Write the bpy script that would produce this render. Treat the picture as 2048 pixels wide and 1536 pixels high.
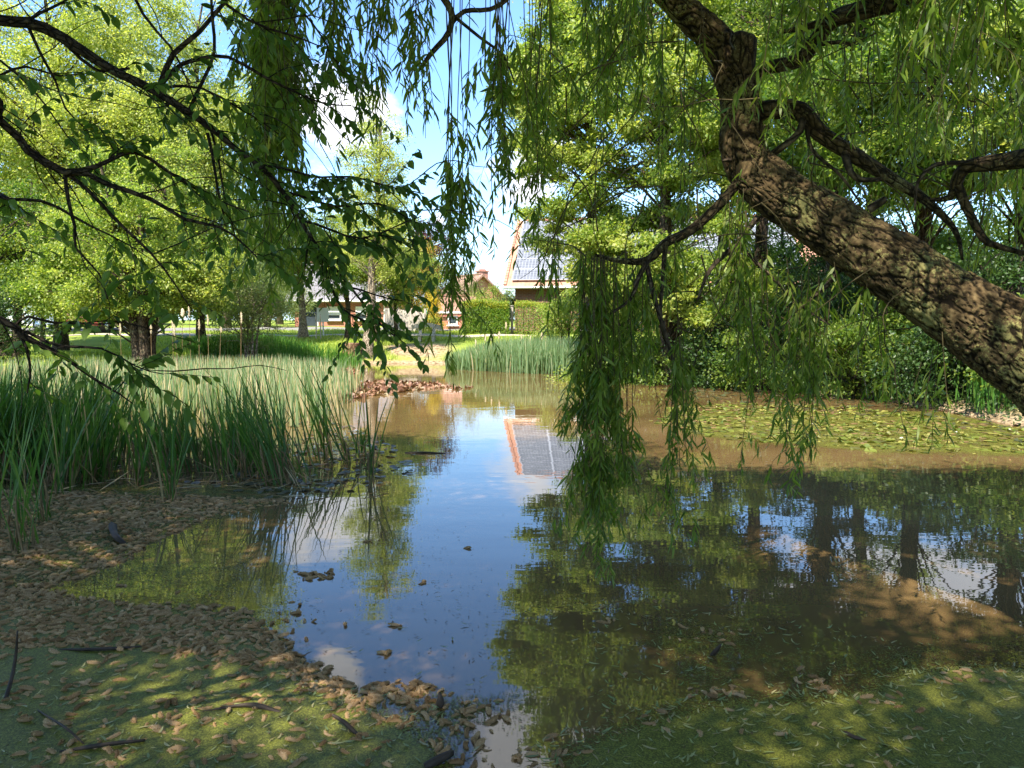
import bpy, math, random
import numpy as np
from mathutils import Vector, noise
# ------------------------------------------------------------------ camera, sky, sun, exposure
for o in list(bpy.data.objects): bpy.data.objects.remove(o)
S = bpy.context.scene
COL = S.collection
random.seed(7); RG = np.random.default_rng(11)
R = math.radians
F = 1550.0; PITCH = R(4.72); CH = 1.6
cd = bpy.data.cameras.new('camera'); cam = bpy.data.objects.new('camera', cd); COL.objects.link(cam)
cam.location = (0, 0, CH); cam.rotation_euler = (R(90) - PITCH, 0, 0)
cd.sensor_width = 36; cd.lens = 36 * F / 2048; cd.clip_start = .05; cd.clip_end = 2000
S.camera = cam
S.view_settings.view_transform = 'Standard'; S.view_settings.look = 'None'
S.view_settings.gamma = 1; S.view_settings.exposure = 1.68
SUN_AZ = R(210); SUN_EL = R(54)        # azimuth clockwise from +Y : behind the viewer, to the left
sund = Vector((math.sin(SUN_AZ) * math.cos(SUN_EL), math.cos(SUN_AZ) * math.cos(SUN_EL), math.sin(SUN_EL)))
sl = bpy.data.lights.new('sun', 'SUN'); sl.energy = 4.6; sl.angle = R(.55); sl.color = (1, .93, .8)
so = bpy.data.objects.new('sun', sl); COL.objects.link(so); so.rotation_euler = sund.to_track_quat('Z', 'Y').to_euler()
so.location = (0, 0, 30)

def pray(x, y):
    """direction through a photo pixel"""
    a = (x - 1024) / F; b = (768 - y) / F
    c, s = math.cos(PITCH), math.sin(PITCH)
    return Vector((a, c + b * s, b * c - s))
def P(x, y, D):
    d = pray(x, y); return Vector((d.x * D / d.y, D, CH + d.z * D / d.y))
def G(x, y, z=0.0):
    d = pray(x, y); t = (z - CH) / d.z; return Vector((d.x * t, d.y * t, z))

W = bpy.data.worlds.new('World'); S.world = W; W.use_nodes = True
nt = W.node_tree; N = nt.nodes; L = nt.links
bg = N['Background']; bg.inputs[1].default_value = .085
sky = N.new('ShaderNodeTexSky'); sky.sky_type = 'NISHITA'; sky.sun_disc = False
sky.sun_elevation = SUN_EL; sky.sun_rotation = SUN_AZ; sky.air_density = 1.15; sky.dust_density = .5; sky.ozone_density = 2.2
tc = N.new('ShaderNodeTexCoord')
def wn(t, **k):
    n = N.new(t)
    for a, b in k.items(): setattr(n, a, b)
    return n
sep = wn('ShaderNodeSeparateXYZ'); L.new(tc.outputs['Generated'], sep.inputs[0])
mp = wn('ShaderNodeMapping'); mp.inputs['Scale'].default_value = (1, 1, 1.7); L.new(tc.outputs['Generated'], mp.inputs[0])
nz = wn('ShaderNodeTexNoise'); nz.inputs['Scale'].default_value = 5.5; nz.inputs['Detail'].default_value = 9; nz.inputs['Roughness'].default_value = .58
L.new(mp.outputs[0], nz.inputs['Vector'])
acc = None
def eldir(az, el): az = R(az); el = R(el); return (math.sin(az) * math.cos(el), math.cos(az) * math.cos(el), math.sin(el))
CL = [(tuple(pray(1060, 370).normalized()), .095), (tuple(pray(655, 225).normalized()), .085), (eldir(4, 30), .13), (eldir(-13, 25), .05),
      (eldir(29, 18), .17), (tuple(pray(1620, 10).normalized()), .1), (tuple(pray(880, 440).normalized()), .035), (eldir(-40, 12), .12), (eldir(60, 30), .3), (eldir(-80, 30), .3), (eldir(170, 40), .5)]
for c, r in CL:
    vd = wn('ShaderNodeVectorMath', operation='DISTANCE'); L.new(tc.outputs['Generated'], vd.inputs[0]); vd.inputs[1].default_value = c
    mr = wn('ShaderNodeMapRange'); mr.inputs[1].default_value = r * 1.25; mr.inputs[2].default_value = 0; mr.inputs[3].default_value = 0; mr.inputs[4].default_value = .5
    L.new(vd.outputs['Value'], mr.inputs[0])
    if acc is None: acc = mr.outputs[0]
    else:
        m = wn('ShaderNodeMath', operation='MAXIMUM'); L.new(acc, m.inputs[0]); L.new(mr.outputs[0], m.inputs[1]); acc = m.outputs[0]
ad = wn('ShaderNodeMath', operation='ADD'); L.new(nz.outputs[0], ad.inputs[0]); L.new(acc, ad.inputs[1])
cm = wn('ShaderNodeMapRange'); cm.inputs[1].default_value = .72; cm.inputs[2].default_value = .84; L.new(ad.outputs[0], cm.inputs[0])
hz = wn('ShaderNodeMapRange'); hz.inputs[1].default_value = .19; hz.inputs[2].default_value = .0; hz.inputs[3].default_value = 0; hz.inputs[4].default_value = .55
L.new(sep.outputs[2], hz.inputs[0])
mh = wn('ShaderNodeMix', data_type='RGBA'); mh.inputs[7].default_value = (4.6, 6.3, 7.8, 1); L.new(hz.outputs[0], mh.inputs[0])
tint = wn('ShaderNodeMix', data_type='RGBA', blend_type='MULTIPLY'); tint.inputs[0].default_value = 1; tint.inputs[7].default_value = (.95, 1.2, 1.5, 1)
L.new(sky.outputs[0], tint.inputs[6]); L.new(tint.outputs[2], mh.inputs[6])
nz2 = wn('ShaderNodeTexNoise'); nz2.inputs['Scale'].default_value = 9; nz2.inputs['Detail'].default_value = 6; L.new(mp.outputs[0], nz2.inputs['Vector'])
cc = wn('ShaderNodeMix', data_type='RGBA'); cc.inputs[6].default_value = (4.6, 4.9, 5.6, 1); cc.inputs[7].default_value = (8.2, 8.1, 8.2, 1); L.new(nz2.outputs[0], cc.inputs[0])
mc = wn('ShaderNodeMix', data_type='RGBA'); L.new(cm.outputs[0], mc.inputs[0]); L.new(mh.outputs[2], mc.inputs[6]); L.new(cc.outputs[2], mc.inputs[7])
L.new(mc.outputs[2], bg.inputs[0])
try:
    S.cycles.max_bounces = 10; S.cycles.transparent_max_bounces = 8; S.cycles.caustics_reflective = False
except Exception: pass

# ------------------------------------------------------------------ scene graph helpers
def tag(o, label=None, cat=None, group=None, kind=None):
    if label: o['label'] = label
    if cat: o['category'] = cat
    if group: o['group'] = group
    if kind: o['kind'] = kind
    return o
def empty(name, loc=(0, 0, 0), **k):
    o = bpy.data.objects.new(name, None); COL.objects.link(o); o.location = loc; o.empty_display_size = .2
    return tag(o, **k)
def link(name, me, parent=None, loc=None, rot=None, **k):
    o = bpy.data.objects.new(name, me); COL.objects.link(o)
    if parent is not None:
        o.parent = parent
        if parent.type == 'EMPTY' and loc is None: o.location = -Vector(parent.location)
    if loc is not None: o.location = loc
    if rot is not None: o.rotation_euler = rot
    return tag(o, **k)

class MB:
    """collects geometry for ONE mesh"""
    def __init__(s): s.V = []; s.n = 0; s.F = {3: [], 4: []}; s.M = {3: [], 4: []}; s.A = []; s.B = []
    def add(s, V, F, m=0, rnd=None, bark=None):
        V = np.asarray(V, dtype=np.float32).reshape(-1, 3); F = np.asarray(F, dtype=np.int64)
        k = F.shape[1]; s.V.append(V); s.F[k].append(F + s.n); s.M[k].append(np.full(len(F), m, np.int32))
        s.A.append(np.zeros(len(V), np.float32) + (.5 if rnd is None else rnd))
        s.B.append(np.zeros((len(V), 3), np.float32) if bark is None else np.asarray(bark, np.float32)); s.n += len(V)
    def more(s, F, m=0):
        """extra faces on the last-added vertices"""
        F = np.asarray(F, dtype=np.int64); k = F.shape[1]; b = s.n - len(s.V[-1]); s.F[k].append(F + b); s.M[k].append(np.full(len(F), m, np.int32))
    def mesh(s, name, mats, smooth=True):
        me = bpy.data.meshes.new(name)
        V = np.concatenate(s.V); me.vertices.add(len(V)); me.vertices.foreach_set('co', V.ravel())
        parts = []; mi = []; ls = []; off = 0
        for k in (3, 4):
            if s.F[k]:
                f = np.concatenate(s.F[k]); parts.append(f.ravel()); mi.append(np.concatenate(s.M[k]))
                ls.append(off + np.arange(len(f)) * k); off += len(f) * k
        li = np.concatenate(parts).astype(np.int32); st = np.concatenate(ls).astype(np.int32)
        me.loops.add(len(li)); me.loops.foreach_set('vertex_index', li)
        me.polygons.add(len(st)); me.polygons.foreach_set('loop_start', st)
        me.polygons.foreach_set('material_index', np.concatenate(mi))
        me.polygons.foreach_set('use_smooth', np.full(len(st), smooth))
        a = me.attributes.new('rnd', 'FLOAT', 'POINT'); a.data.foreach_set('value', np.concatenate(s.A))
        b = np.concatenate(s.B)
        if np.abs(b).max() > 0:
            a = me.attributes.new('bark', 'FLOAT_VECTOR', 'POINT'); a.data.foreach_set('vector', b.ravel())
        for m in mats: me.materials.append(m)
        me.update(calc_edges=True); me.validate()
        return me
    def obj(s, name, mats, parent=None, smooth=True, **k):
        return link(name, s.mesh(name, mats if isinstance(mats, (list, tuple)) else [mats], smooth), parent, **k)

def box(mb, c, s, rot=0, m=0, bev=0, rnd=.5, tilt=None):
    """box centred at c with size s, rotated about z (and tilted by a matrix), bevelled edges by shrinking end rings"""
    x, y, z = s[0] / 2, s[1] / 2, s[2] / 2
    if bev <= 0: bev = min(x, y, z) * .12
    rings = []
    for zz, i in ((-z, bev), (-z + bev, 0), (z - bev, 0), (z, bev)):
        a, b = x - i, y - i; k = bev
        rings.append([(-a, -b + k, zz), (-a + k, -b, zz), (a - k, -b, zz), (a, -b + k, zz), (a, b - k, zz), (a - k, b, zz), (-a + k, b, zz), (-a, b - k, zz)])
    V = np.array(rings).reshape(-1, 3)
    if tilt is not None: V = V @ np.array(tilt).T
    cz, sz = math.cos(rot), math.sin(rot)
    V = V @ np.array([[cz, sz, 0], [-sz, cz, 0], [0, 0, 1]]) + np.array(c)
    Fq = []
    for r in range(3):
        for j in range(8):
            a = r * 8 + j; b = r * 8 + (j + 1) % 8; Fq.append((a, b, b + 8, a + 8))
    mb.add(V, Fq, m, rnd)
    mb.more([(3, 2, 1, 0), (7, 4, 3, 0), (7, 6, 5, 4), (24, 25, 26, 27), (24, 27, 28, 31), (28, 29, 30, 31)], m)

def unit(a): return a / np.maximum(np.linalg.norm(a, axis=-1, keepdims=True), 1e-9)
def smooth_path(pts, step=.1):
    """Catmull-Rom through control points (x,y,z,r)"""
    p = np.array(pts, float); p = np.vstack([2 * p[0] - p[1], p, 2 * p[-1] - p[-2]]); out = []
    for i in range(1, len(p) - 2):
        d = np.linalg.norm(p[i + 1][:3] - p[i][:3]); n = max(2, int(d / step)); t = np.linspace(0, 1, n, endpoint=False)[:, None]
        a, b, c, e = p[i - 1], p[i], p[i + 1], p[i + 2]
        out.append(.5 * ((2 * b) + (-a + c) * t + (2 * a - 5 * b + 4 * c - e) * t * t + (-a + 3 * b - 3 * c + e) * t ** 3))
    out.append(p[-2][None]); o = np.vstack(out); o[:, 3] = np.maximum(o[:, 3], .0008); return o
def tube(mb, path, sides=8, m=0, rnd=.5, lump=0, disp=None, cap=False):
    p = path[:, :3]; r = path[:, 3]; n = len(p)
    T = unit(np.gradient(p, axis=0)); u = np.cross(T[0], [0.13, .98, .1]); u = u / (np.linalg.norm(u) + 1e-9); U = [u]
    for i in range(1, n):
        u = u - T[i] * np.dot(u, T[i]); u = u / (np.linalg.norm(u) + 1e-9); U.append(u)
    U = np.array(U); Wv = np.cross(T, U); th = np.arange(sides) / sides * 2 * math.pi
    s = np.concatenate([[0], np.cumsum(np.linalg.norm(np.diff(p, axis=0), axis=1))])
    rr = r[:, None] * np.ones(sides)[None]
    if lump: rr = rr * (1 + lump * np.sin(th[None] * 2 + s[:, None] * 3) + lump * .7 * np.sin(th[None] * 3 - s[:, None] * 7 + 1))
    B = np.stack([np.cos(th)[None] * r[:, None], np.sin(th)[None] * r[:, None], s[:, None] * np.ones(sides)[None]], -1)
    if disp is not None:
        dsp, msk = disp(B); rr = rr + dsp; rnd = msk.ravel()
    V = p[:, None] + U[:, None] * (np.cos(th)[None, :, None] * rr[..., None]) + Wv[:, None] * (np.sin(th)[None, :, None] * rr[..., None])
    i = np.arange(n - 1)[:, None] * sides; j = np.arange(sides)[None]; j2 = (j + 1) % sides
    Fq = np.stack([i + j, i + j2, i + sides + j2, i + sides + j], -1).reshape(-1, 4)
    mb.add(V.reshape(-1, 3), Fq, m, rnd, B.reshape(-1, 3))
    if cap:
        k = (n - 1) * sides; mb.more([(k, k + a, k + a + 1) for a in range(1, sides - 1)], m)
    return V

# leaf templates : verts (side, along, normal), faces
T_RHOMB = (np.array([(0, 0, 0), (.5, .42, .10), (0, 1, 0), (-.5, .42, .10)]), [(0, 1, 2), (0, 2, 3)])
T_WIL = (np.array([(0, 0, 0), (.42, .22, 0), (-.42, .22, 0), (.5, .5, -.03), (-.5, .5, -.03), (.28, .8, -.1), (-.28, .8, -.1), (0, 1, -.18)]), [(0, 1, 2, 2), (2, 1, 3, 4), (4, 3, 5, 6), (6, 5, 7, 7)])
T_OV = (np.array([(0, 0, 0), (0, .3, -.05), (.42, .3, .07), (-.42, .3, .07), (0, .62, -.07), (.42, .6, .04), (-.42, .6, .04), (0, 1, -.14), (.2, .1, .02), (-.2, .1, .02), (.2, .85, -.04), (-.2, .85, -.04)]),
        [(0, 8, 2, 1), (0, 1, 3, 9), (1, 2, 5, 4), (3, 1, 4, 6), (4, 5, 10, 7), (6, 4, 7, 11)])
def leaves(mb, p, a, n, l, w, tmpl, m=0, rnd=None):
    """instance leaf template: p base points, a axes, n normals, l lengths, w widths"""
    T, Fc = tmpl; p = np.asarray(p); K = len(p)
    if K == 0: return
    a = unit(a); n = n - a * np.sum(n * a, 1, keepdims=True); n = unit(n); s = np.cross(a, n)
    V = p[:, None] + s[:, None] * (T[None, :, 0, None] * w[:, None, None]) + a[:, None] * (T[None, :, 1, None] * l[:, None, None]) + n[:, None] * (T[None, :, 2, None] * l[:, None, None])
    if rnd is None: rnd = RG.random(K)
    nv = len(T); base = (np.arange(K) * nv)[:, None, None]
    tri = np.array([f[:3] for f in Fc if len(f) == 3 or f[2] == f[3]]); quad = np.array([f for f in Fc if len(f) == 4 and f[2] != f[3]])
    first = True
    for ff in (tri, quad):
        if len(ff):
            FF = (base + ff[None]).reshape(-1, ff.shape[1])
            if first: mb.add(V.reshape(-1, 3), FF, m, np.repeat(rnd, nv)); first = False
            else: mb.more(FF, m)
def rdir(k): return unit(RG.normal(size=(k, 3)))

# ------------------------------------------------------------------ materials
def newmat(name):
    m = bpy.data.materials.new(name); m.use_nodes = True; n = m.node_tree.nodes
    return m, n, m.node_tree.links, n['Principled BSDF']
def c4(c): return (c[0], c[1], c[2], 1)
def ramp(n, stops):
    r = n.new('ShaderNodeValToRGB'); e = r.color_ramp.elements
    e[0].position, e[0].color = stops[0][0], c4(stops[0][1]); e[1].position, e[1].color = stops[-1][0], c4(stops[-1][1])
    for p_, c in stops[1:-1]: x = e.new(p_); x.color = c4(c)
    return r
def leaf_mat(name, cols, trans=.45, rough=.45, spec=.35, vary=0):
    m, n, l, b = newmat(name)
    at = n.new('ShaderNodeAttribute'); at.attribute_name = 'rnd'
    k = len(cols); r = ramp(n, [(i / (k - 1), c) for i, c in enumerate(cols)]); l.new(at.outputs['Fac'], r.inputs[0])
    if vary:
        oi = n.new('ShaderNodeObjectInfo'); ma = n.new('ShaderNodeMath'); ma.operation = 'MULTIPLY_ADD'; ma.inputs[1].default_value = vary; l.new(oi.outputs['Random'], ma.inputs[0]); mb2 = n.new('ShaderNodeMath'); mb2.operation = 'ADD'; mb2.inputs[1].default_value = -vary * .5; l.new(at.outputs['Fac'], mb2.inputs[0]); l.new(mb2.outputs[0], ma.inputs[2]); l.new(ma.outputs[0], r.inputs[0])
    l.new(r.outputs[0], b.inputs['Base Color']); b.inputs['Roughness'].default_value = rough; b.inputs['Specular IOR Level'].default_value = spec
    t = n.new('ShaderNodeBsdfTranslucent'); mx = n.new('ShaderNodeMixShader'); mx.inputs[0].default_value = trans
    br = n.new('ShaderNodeMix'); br.data_type = 'RGBA'; br.blend_type = 'MULTIPLY'; br.inputs[0].default_value = 1; br.inputs[7].default_value = (1.9, 1.9, .9, 1)
    l.new(r.outputs[0], br.inputs[6]); l.new(br.outputs[2], t.inputs[0])
    l.new(b.outputs[0], mx.inputs[1]); l.new(t.outputs[0], mx.inputs[2]); l.new(mx.outputs[0], n['Material Output'].inputs[0])
    return m
def noise_mat(name, cols, scale=4, rough=.9, bump=.3, bscale=30, detail=8, coord='Object', stretch=(1, 1, 1), spec=.2, dist=.02):
    m, n, l, b = newmat(name)
    tcn = n.new('ShaderNodeTexCoord'); mpn = n.new('ShaderNodeMapping'); mpn.inputs['Scale'].default_value = stretch
    l.new(tcn.outputs[coord], mpn.inputs[0])
    nn = n.new('ShaderNodeTexNoise'); nn.inputs['Scale'].default_value = scale; nn.inputs['Detail'].default_value = detail; nn.inputs['Roughness'].default_value = .65
    l.new(mpn.outputs[0], nn.inputs['Vector']); k = len(cols)
    r = ramp(n, [(.3 + .4 * i / (k - 1), c) for i, c in enumerate(cols)]); l.new(nn.outputs[0], r.inputs[0]); l.new(r.outputs[0], b.inputs['Base Color'])
    b.inputs['Roughness'].default_value = rough; b.inputs['Specular IOR Level'].default_value = spec
    if bump:
        n2 = n.new('ShaderNodeTexNoise'); n2.inputs['Scale'].default_value = bscale; n2.inputs['Detail'].default_value = 5; l.new(mpn.outputs[0], n2.inputs['Vector'])
        bp = n.new('ShaderNodeBump'); bp.inputs['Strength'].default_value = bump; bp.inputs['Distance'].default_value = dist; l.new(n2.outputs[0], bp.inputs['Height']); l.new(bp.outputs[0], b.inputs['Normal'])
    return m
def bark_mat(name, dark, mid, lite, lichen, sc=1.0, lich=.5, groove=False):
    m, n, l, b = newmat(name)
    at = n.new('ShaderNodeAttribute'); at.attribute_name = 'bark'
    mpn = n.new('ShaderNodeMapping'); mpn.inputs['Scale'].default_value = (sc, sc, sc * .42); l.new(at.outputs['Vector'], mpn.inputs[0])
    wob = n.new('ShaderNodeTexNoise'); wob.inputs['Scale'].default_value = 14; wob.inputs['Detail'].default_value = 4; l.new(mpn.outputs[0], wob.inputs['Vector'])
    vm = n.new('ShaderNodeVectorMath'); vm.operation = 'MULTIPLY_ADD'; vm.inputs[1].default_value = (.05, .05, .05); l.new(wob.outputs['Color'], vm.inputs[0]); l.new(mpn.outputs[0], vm.inputs[2])
    vo = n.new('ShaderNodeTexVoronoi'); vo.feature = 'DISTANCE_TO_EDGE'; vo.inputs['Scale'].default_value = 24; l.new(vm.outputs[0], vo.inputs['Vector'])
    n1 = n.new('ShaderNodeTexNoise'); n1.inputs['Scale'].default_value = 40; n1.inputs['Detail'].default_value = 8; l.new(at.outputs['Vector'], n1.inputs['Vector'])
    r = ramp(n, [(.3, dark), (.5, mid), (.72, lite)]); l.new(n1.outputs[0], r.inputs[0])
    crack = n.new('ShaderNodeMapRange'); crack.inputs[1].default_value = 0; crack.inputs[2].default_value = .16; l.new(vo.outputs[0], crack.inputs[0])
    if groove:
        ga = n.new('ShaderNodeAttribute'); ga.attribute_name = 'rnd'; crack = n.new('ShaderNodeMapRange'); crack.inputs[1].default_value = .62; crack.inputs[2].default_value = .16; l.new(ga.outputs['Fac'], crack.inputs[0])
    mx = n.new('ShaderNodeMix'); mx.data_type = 'RGBA'; mx.inputs[6].default_value = c4([d * .45 for d in dark]); l.new(crack.outputs[0], mx.inputs[0]); l.new(r.outputs[0], mx.inputs[7])
    # lichen crusts : small pale plates gathered in patches
    n2 = n.new('ShaderNodeTexNoise'); n2.inputs['Scale'].default_value = 75; n2.inputs['Detail'].default_value = 7; n2.inputs['Roughness'].default_value = .75; l.new(at.outputs['Vector'], n2.inputs['Vector'])
    n3 = n.new('ShaderNodeTexNoise'); n3.inputs['Scale'].default_value = 4; n3.inputs['Detail'].default_value = 3; l.new(at.outputs['Vector'], n3.inputs['Vector'])
    am = n.new('ShaderNodeMath'); am.operation = 'MULTIPLY_ADD'; am.inputs[1].default_value = .8; l.new(n3.outputs[0], am.inputs[0]); l.new(n2.outputs[0], am.inputs[2])
    lm = n.new('ShaderNodeMapRange'); lm.inputs[1].default_value = 1.06 - .2 * lich; lm.inputs[2].default_value = 1.1 - .2 * lich; l.new(am.outputs[0], lm.inputs[0])
    lc = n.new('ShaderNodeMath'); lc.operation = 'MULTIPLY'; l.new(lm.outputs[0], lc.inputs[0]); l.new(crack.outputs[0], lc.inputs[1])
    m2 = n.new('ShaderNodeMix'); m2.data_type = 'RGBA'; m2.inputs[7].default_value = c4(lichen); l.new(lc.outputs[0], m2.inputs[0]); l.new(mx.outputs[2], m2.inputs[6])
    l.new(m2.outputs[2], b.inputs['Base Color']); b.inputs['Roughness'].default_value = .9; b.inputs['Specular IOR Level'].default_value = .15
    h = n.new('ShaderNodeMath'); h.operation = 'MULTIPLY_ADD'; h.inputs[1].default_value = .35; l.new(n1.outputs[0], h.inputs[0]); l.new(crack.outputs[0], h.inputs[2])
    h2 = n.new('ShaderNodeMath'); h2.operation = 'MULTIPLY_ADD'; h2.inputs[1].default_value = .25; l.new(lc.outputs[0], h2.inputs[0]); l.new(h.outputs[0], h2.inputs[2])
    bp = n.new('ShaderNodeBump'); bp.inputs['Strength'].default_value = .8; bp.inputs['Distance'].default_value = .012; l.new(h2.outputs[0], bp.inputs['Height']); l.new(bp.outputs[0], b.inputs['Normal'])
    return m
M = {}
M['wbark'] = bark_mat('willow_bark', (.02, .014, .008), (.058, .04, .02), (.11, .08, .042), (.17, .155, .07), 1.2, .55)
M['trunkbark'] = bark_mat('willow_trunk_bark', (.02, .013, .006), (.075, .05, .023), (.14, .10, .048), (.19, .17, .065), 2.2, .62, True)
M['wtwig'] = noise_mat('willow_twig', [(.035, .028, .012), (.09, .07, .03)], 20, .8, 0)
M['bbark'] = bark_mat('brown_bark', (.03, .022, .015), (.09, .065, .042), (.16, .12, .085), (.2, .19, .12), .7, .3)
M['lbark'] = bark_mat('light_bark', (.12, .09, .06), (.32, .25, .18), (.5, .42, .33), (.45, .42, .32), .7, .4)
M['dbark'] = bark_mat('dark_branch_bark', (.012, .009, .006), (.035, .026, .018), (.06, .045, .03), (.10, .10, .06), 2.5, .3)
M['willow'] = leaf_mat('willow_leaf', [(.06, .115, .014), (.10, .165, .02), (.15, .21, .03), (.21, .25, .045)], .52)
M['ovate'] = leaf_mat('broad_leaf', [(.035, .08, .014), (.065, .125, .02), (.11, .17, .03)], .42)
M['pale'] = leaf_mat('pale_spring_leaf', [(.15, .21, .035), (.26, .31, .07), (.37, .40, .12), (.46, .46, .19)], .5)
M['lime'] = leaf_mat('lime_leaf', [(.08, .15, .022), (.17, .24, .04), (.28, .33, .08), (.38, .39, .12)], .5)
M['mid'] = leaf_mat('mid_green_leaf', [(.035, .085, .014), (.07, .13, .02), (.13, .19, .03), (.22, .27, .05)], .48)
M['grey'] = leaf_mat('grey_green_leaf', [(.12, .18, .06), (.17, .22, .08), (.22, .25, .10)], .45)
M['purple'] = leaf_mat('purple_leaf', [(.03, .008, .014), (.06, .015, .022), (.10, .03, .035)], .35)
M['gold'] = leaf_mat('golden_leaf', [(.40, .30, .02), (.5, .38, .03), (.34, .34, .04)], .4)
M['orange'] = leaf_mat('orange_leaf', [(.28, .20, .03), (.36, .22, .04), (.22, .22, .03)], .45)
M['dark'] = leaf_mat('dark_shaded_leaf', [(.02, .05, .012), (.035, .075, .015), (.055, .09, .018)], .3)  # dark leaf; on bank undergrowth the tone stands in for tree shade
M['reed'] = leaf_mat('shaded_reed_blade', [(.028, .075, .010), (.045, .11, .014), (.07, .14, .02), (.12, .17, .035), (.30, .22, .12)], .35)  # darkened to put the shade on the near reeds into the colour
M['reedlight'] = leaf_mat('sunlit_reed_blade', [(.11, .19, .08), (.16, .25, .12), (.21, .29, .15), (.28, .31, .18), (.50, .41, .26)], .4)  # lighter copy of the blades, sunlight of the open beds painted in
M['stalk'] = noise_mat('old_reed_stalk', [(.12, .075, .035), (.28, .19, .09)], 12, .85, 0)
M['iris'] = leaf_mat('iris_blade', [(.05, .14, .02), (.08, .2, .03), (.14, .24, .05)], .4)
M['grass'] = leaf_mat('grass_blade', [(.18, .27, .035), (.28, .36, .055), (.40, .41, .10)], .4)
M['catkin'] = leaf_mat('catkin_fluff', [(.22, .13, .06), (.37, .24, .12), (.50, .34, .19), (.66, .51, .34)], .25, .95, .05, .6)
M['fleaf'] = leaf_mat('fallen_willow_leaf', [(.14, .18, .06), (.24, .26, .10), (.34, .30, .14), (.2, .14, .06)], .15, .5, .35, .8)
M['deadpad'] = leaf_mat('dead_lily_pad', [(.11, .05, .028), (.19, .09, .05), (.28, .17, .10), (.15, .13, .05)], .1, .5, .4)
M['pad'] = leaf_mat('lily_pad', [(.07, .10, .016), (.15, .17, .03), (.26, .23, .06), (.06, .08, .018), (.21, .13, .06)], .15, .35, .5)
M['darkpad'] = leaf_mat('dark_lily_pad', [(.03, .04, .02), (.07, .07, .03), (.12, .05, .03)], .05, .4, .5)

# ------------------------------------------------------------------ pond outline and terrain
pond_px = [(-700, 1900), (-420, 1200), (-300, 900), (-100, 812), (40, 772), (250, 752), (480, 742), (640, 730), (760, 727), (960, 727), (1040, 742),
           (1180, 748), (1300, 757), (1450, 768), (1620, 786), (1800, 806), (1960, 836), (2150, 880), (2500, 1000)]
pond = [tuple(G(x, y)[:2]) for x, y in pond_px] + [(6.2, 3.2), (4.2, 1.5), (2.2, .75), (-3, .7), (-4.4, .9)]
PO = np.array(pond)
def inpoly(X, Y, poly):
    poly = np.asarray(poly); c = np.zeros(np.shape(X), bool); j = len(poly) - 1
    for i in range(len(poly)):
        xi, yi = poly[i]; xj, yj = poly[j]
        cond = ((yi > Y) != (yj > Y)) & (X < (xj - xi) * (Y - yi) / (yj - yi + 1e-12) + xi); c ^= cond; j = i
    return c
def pdist(X, Y, poly):
    poly = np.asarray(poly); d = np.full(np.shape(X), 1e9)
    for i in range(len(poly)):
        a = poly[i - 1]; b = poly[i]; ab = b - a; t = np.clip(((X - a[0]) * ab[0] + (Y - a[1]) * ab[1]) / (ab @ ab + 1e-12), 0, 1)
        d = np.minimum(d, np.hypot(X - a[0] - t * ab[0], Y - a[1] - t * ab[1]))
    return np.where(inpoly(X, Y, poly), -d, d)
def hgt(X, Y):
    X = np.asarray(X, float); Y = np.asarray(Y, float); d = pdist(X, Y, PO)
    far = np.interp(Y, [0, 12, 28, 36, 45, 60, 500], [.35, .4, .42, .95, 1.25, 1.4, 1.5])
    out = far * np.clip(d / 1.6, 0, 1) ** .8
    out += .03 * np.sin(X * 1.7 + Y * .6) * np.clip(d, 0, 1) + .02 * np.sin(X * .5 - Y * 1.3) * np.clip(d, 0, 1)
    return np.where(d < 0, np.maximum(-.7, d * .6), out)
def H1(x, y): return float(hgt(np.array([x]), np.array([y]))[0])
def ground_at(x, D):
    """x pixel column and depth -> point standing on the terrain"""
    X = (x - 1024) / F * D / math.cos(PITCH) * math.cos(PITCH); X = P(x, 660, D).x
    return Vector((X, D, H1(X, D)))
def nonlin(a, b, n, c, k): # grid lines denser near c
    t = np.linspace(-1, 1, n); u = np.sign(t) * np.abs(t) ** k; return np.where(u < 0, c + u * (c - a), c + u * (b - c))
gx = np.concatenate([np.linspace(-400, -42, 14), np.linspace(-40, 40, 230), np.linspace(42, 400, 14)])
gy = np.concatenate([np.linspace(-60, -3, 12), np.linspace(-2, 60, 190), np.linspace(63, 700, 20)])
XX, YY = np.meshgrid(gx, gy); ZZ = hgt(XX, YY)
gm = MB(); nx, ny = len(gx), len(gy); ii, jj = np.meshgrid(np.arange(nx - 1), np.arange(ny - 1)); q = (jj * nx + ii).ravel()
gm.add(np.stack([XX, YY, ZZ], -1).reshape(-1, 3), np.stack([q, q + 1, q + nx + 1, q + nx], -1))
m, n, l, b = newmat('lawn')
tcn = n.new('ShaderNodeTexCoord'); n1 = n.new('ShaderNodeTexNoise'); n1.inputs['Scale'].default_value = .35; n1.inputs['Detail'].default_value = 8; n1.inputs['Roughness'].default_value = .7
l.new(tcn.outputs['Object'], n1.inputs['Vector']); r1 = ramp(n, [(.3, (.13, .20, .03)), (.5, (.21, .27, .045)), (.68, (.30, .32, .08))]); l.new(n1.outputs[0], r1.inputs[0])
ns = n.new('ShaderNodeTexNoise'); ns.inputs['Scale'].default_value = 9; ns.inputs['Detail'].default_value = 6; l.new(tcn.outputs['Object'], ns.inputs['Vector'])
rs = ramp(n, [(.3, (.10, .065, .035)), (.7, (.42, .32, .2))]); l.new(ns.outputs[0], rs.inputs[0])
sx = n.new('ShaderNodeSeparateXYZ'); l.new(tcn.outputs['Object'], sx.inputs[0])
mz = n.new('ShaderNodeMapRange'); mz.inputs[1].default_value = .06; mz.inputs[2].default_value = .16; l.new(sx.outputs[2], mz.inputs[0])
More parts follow.
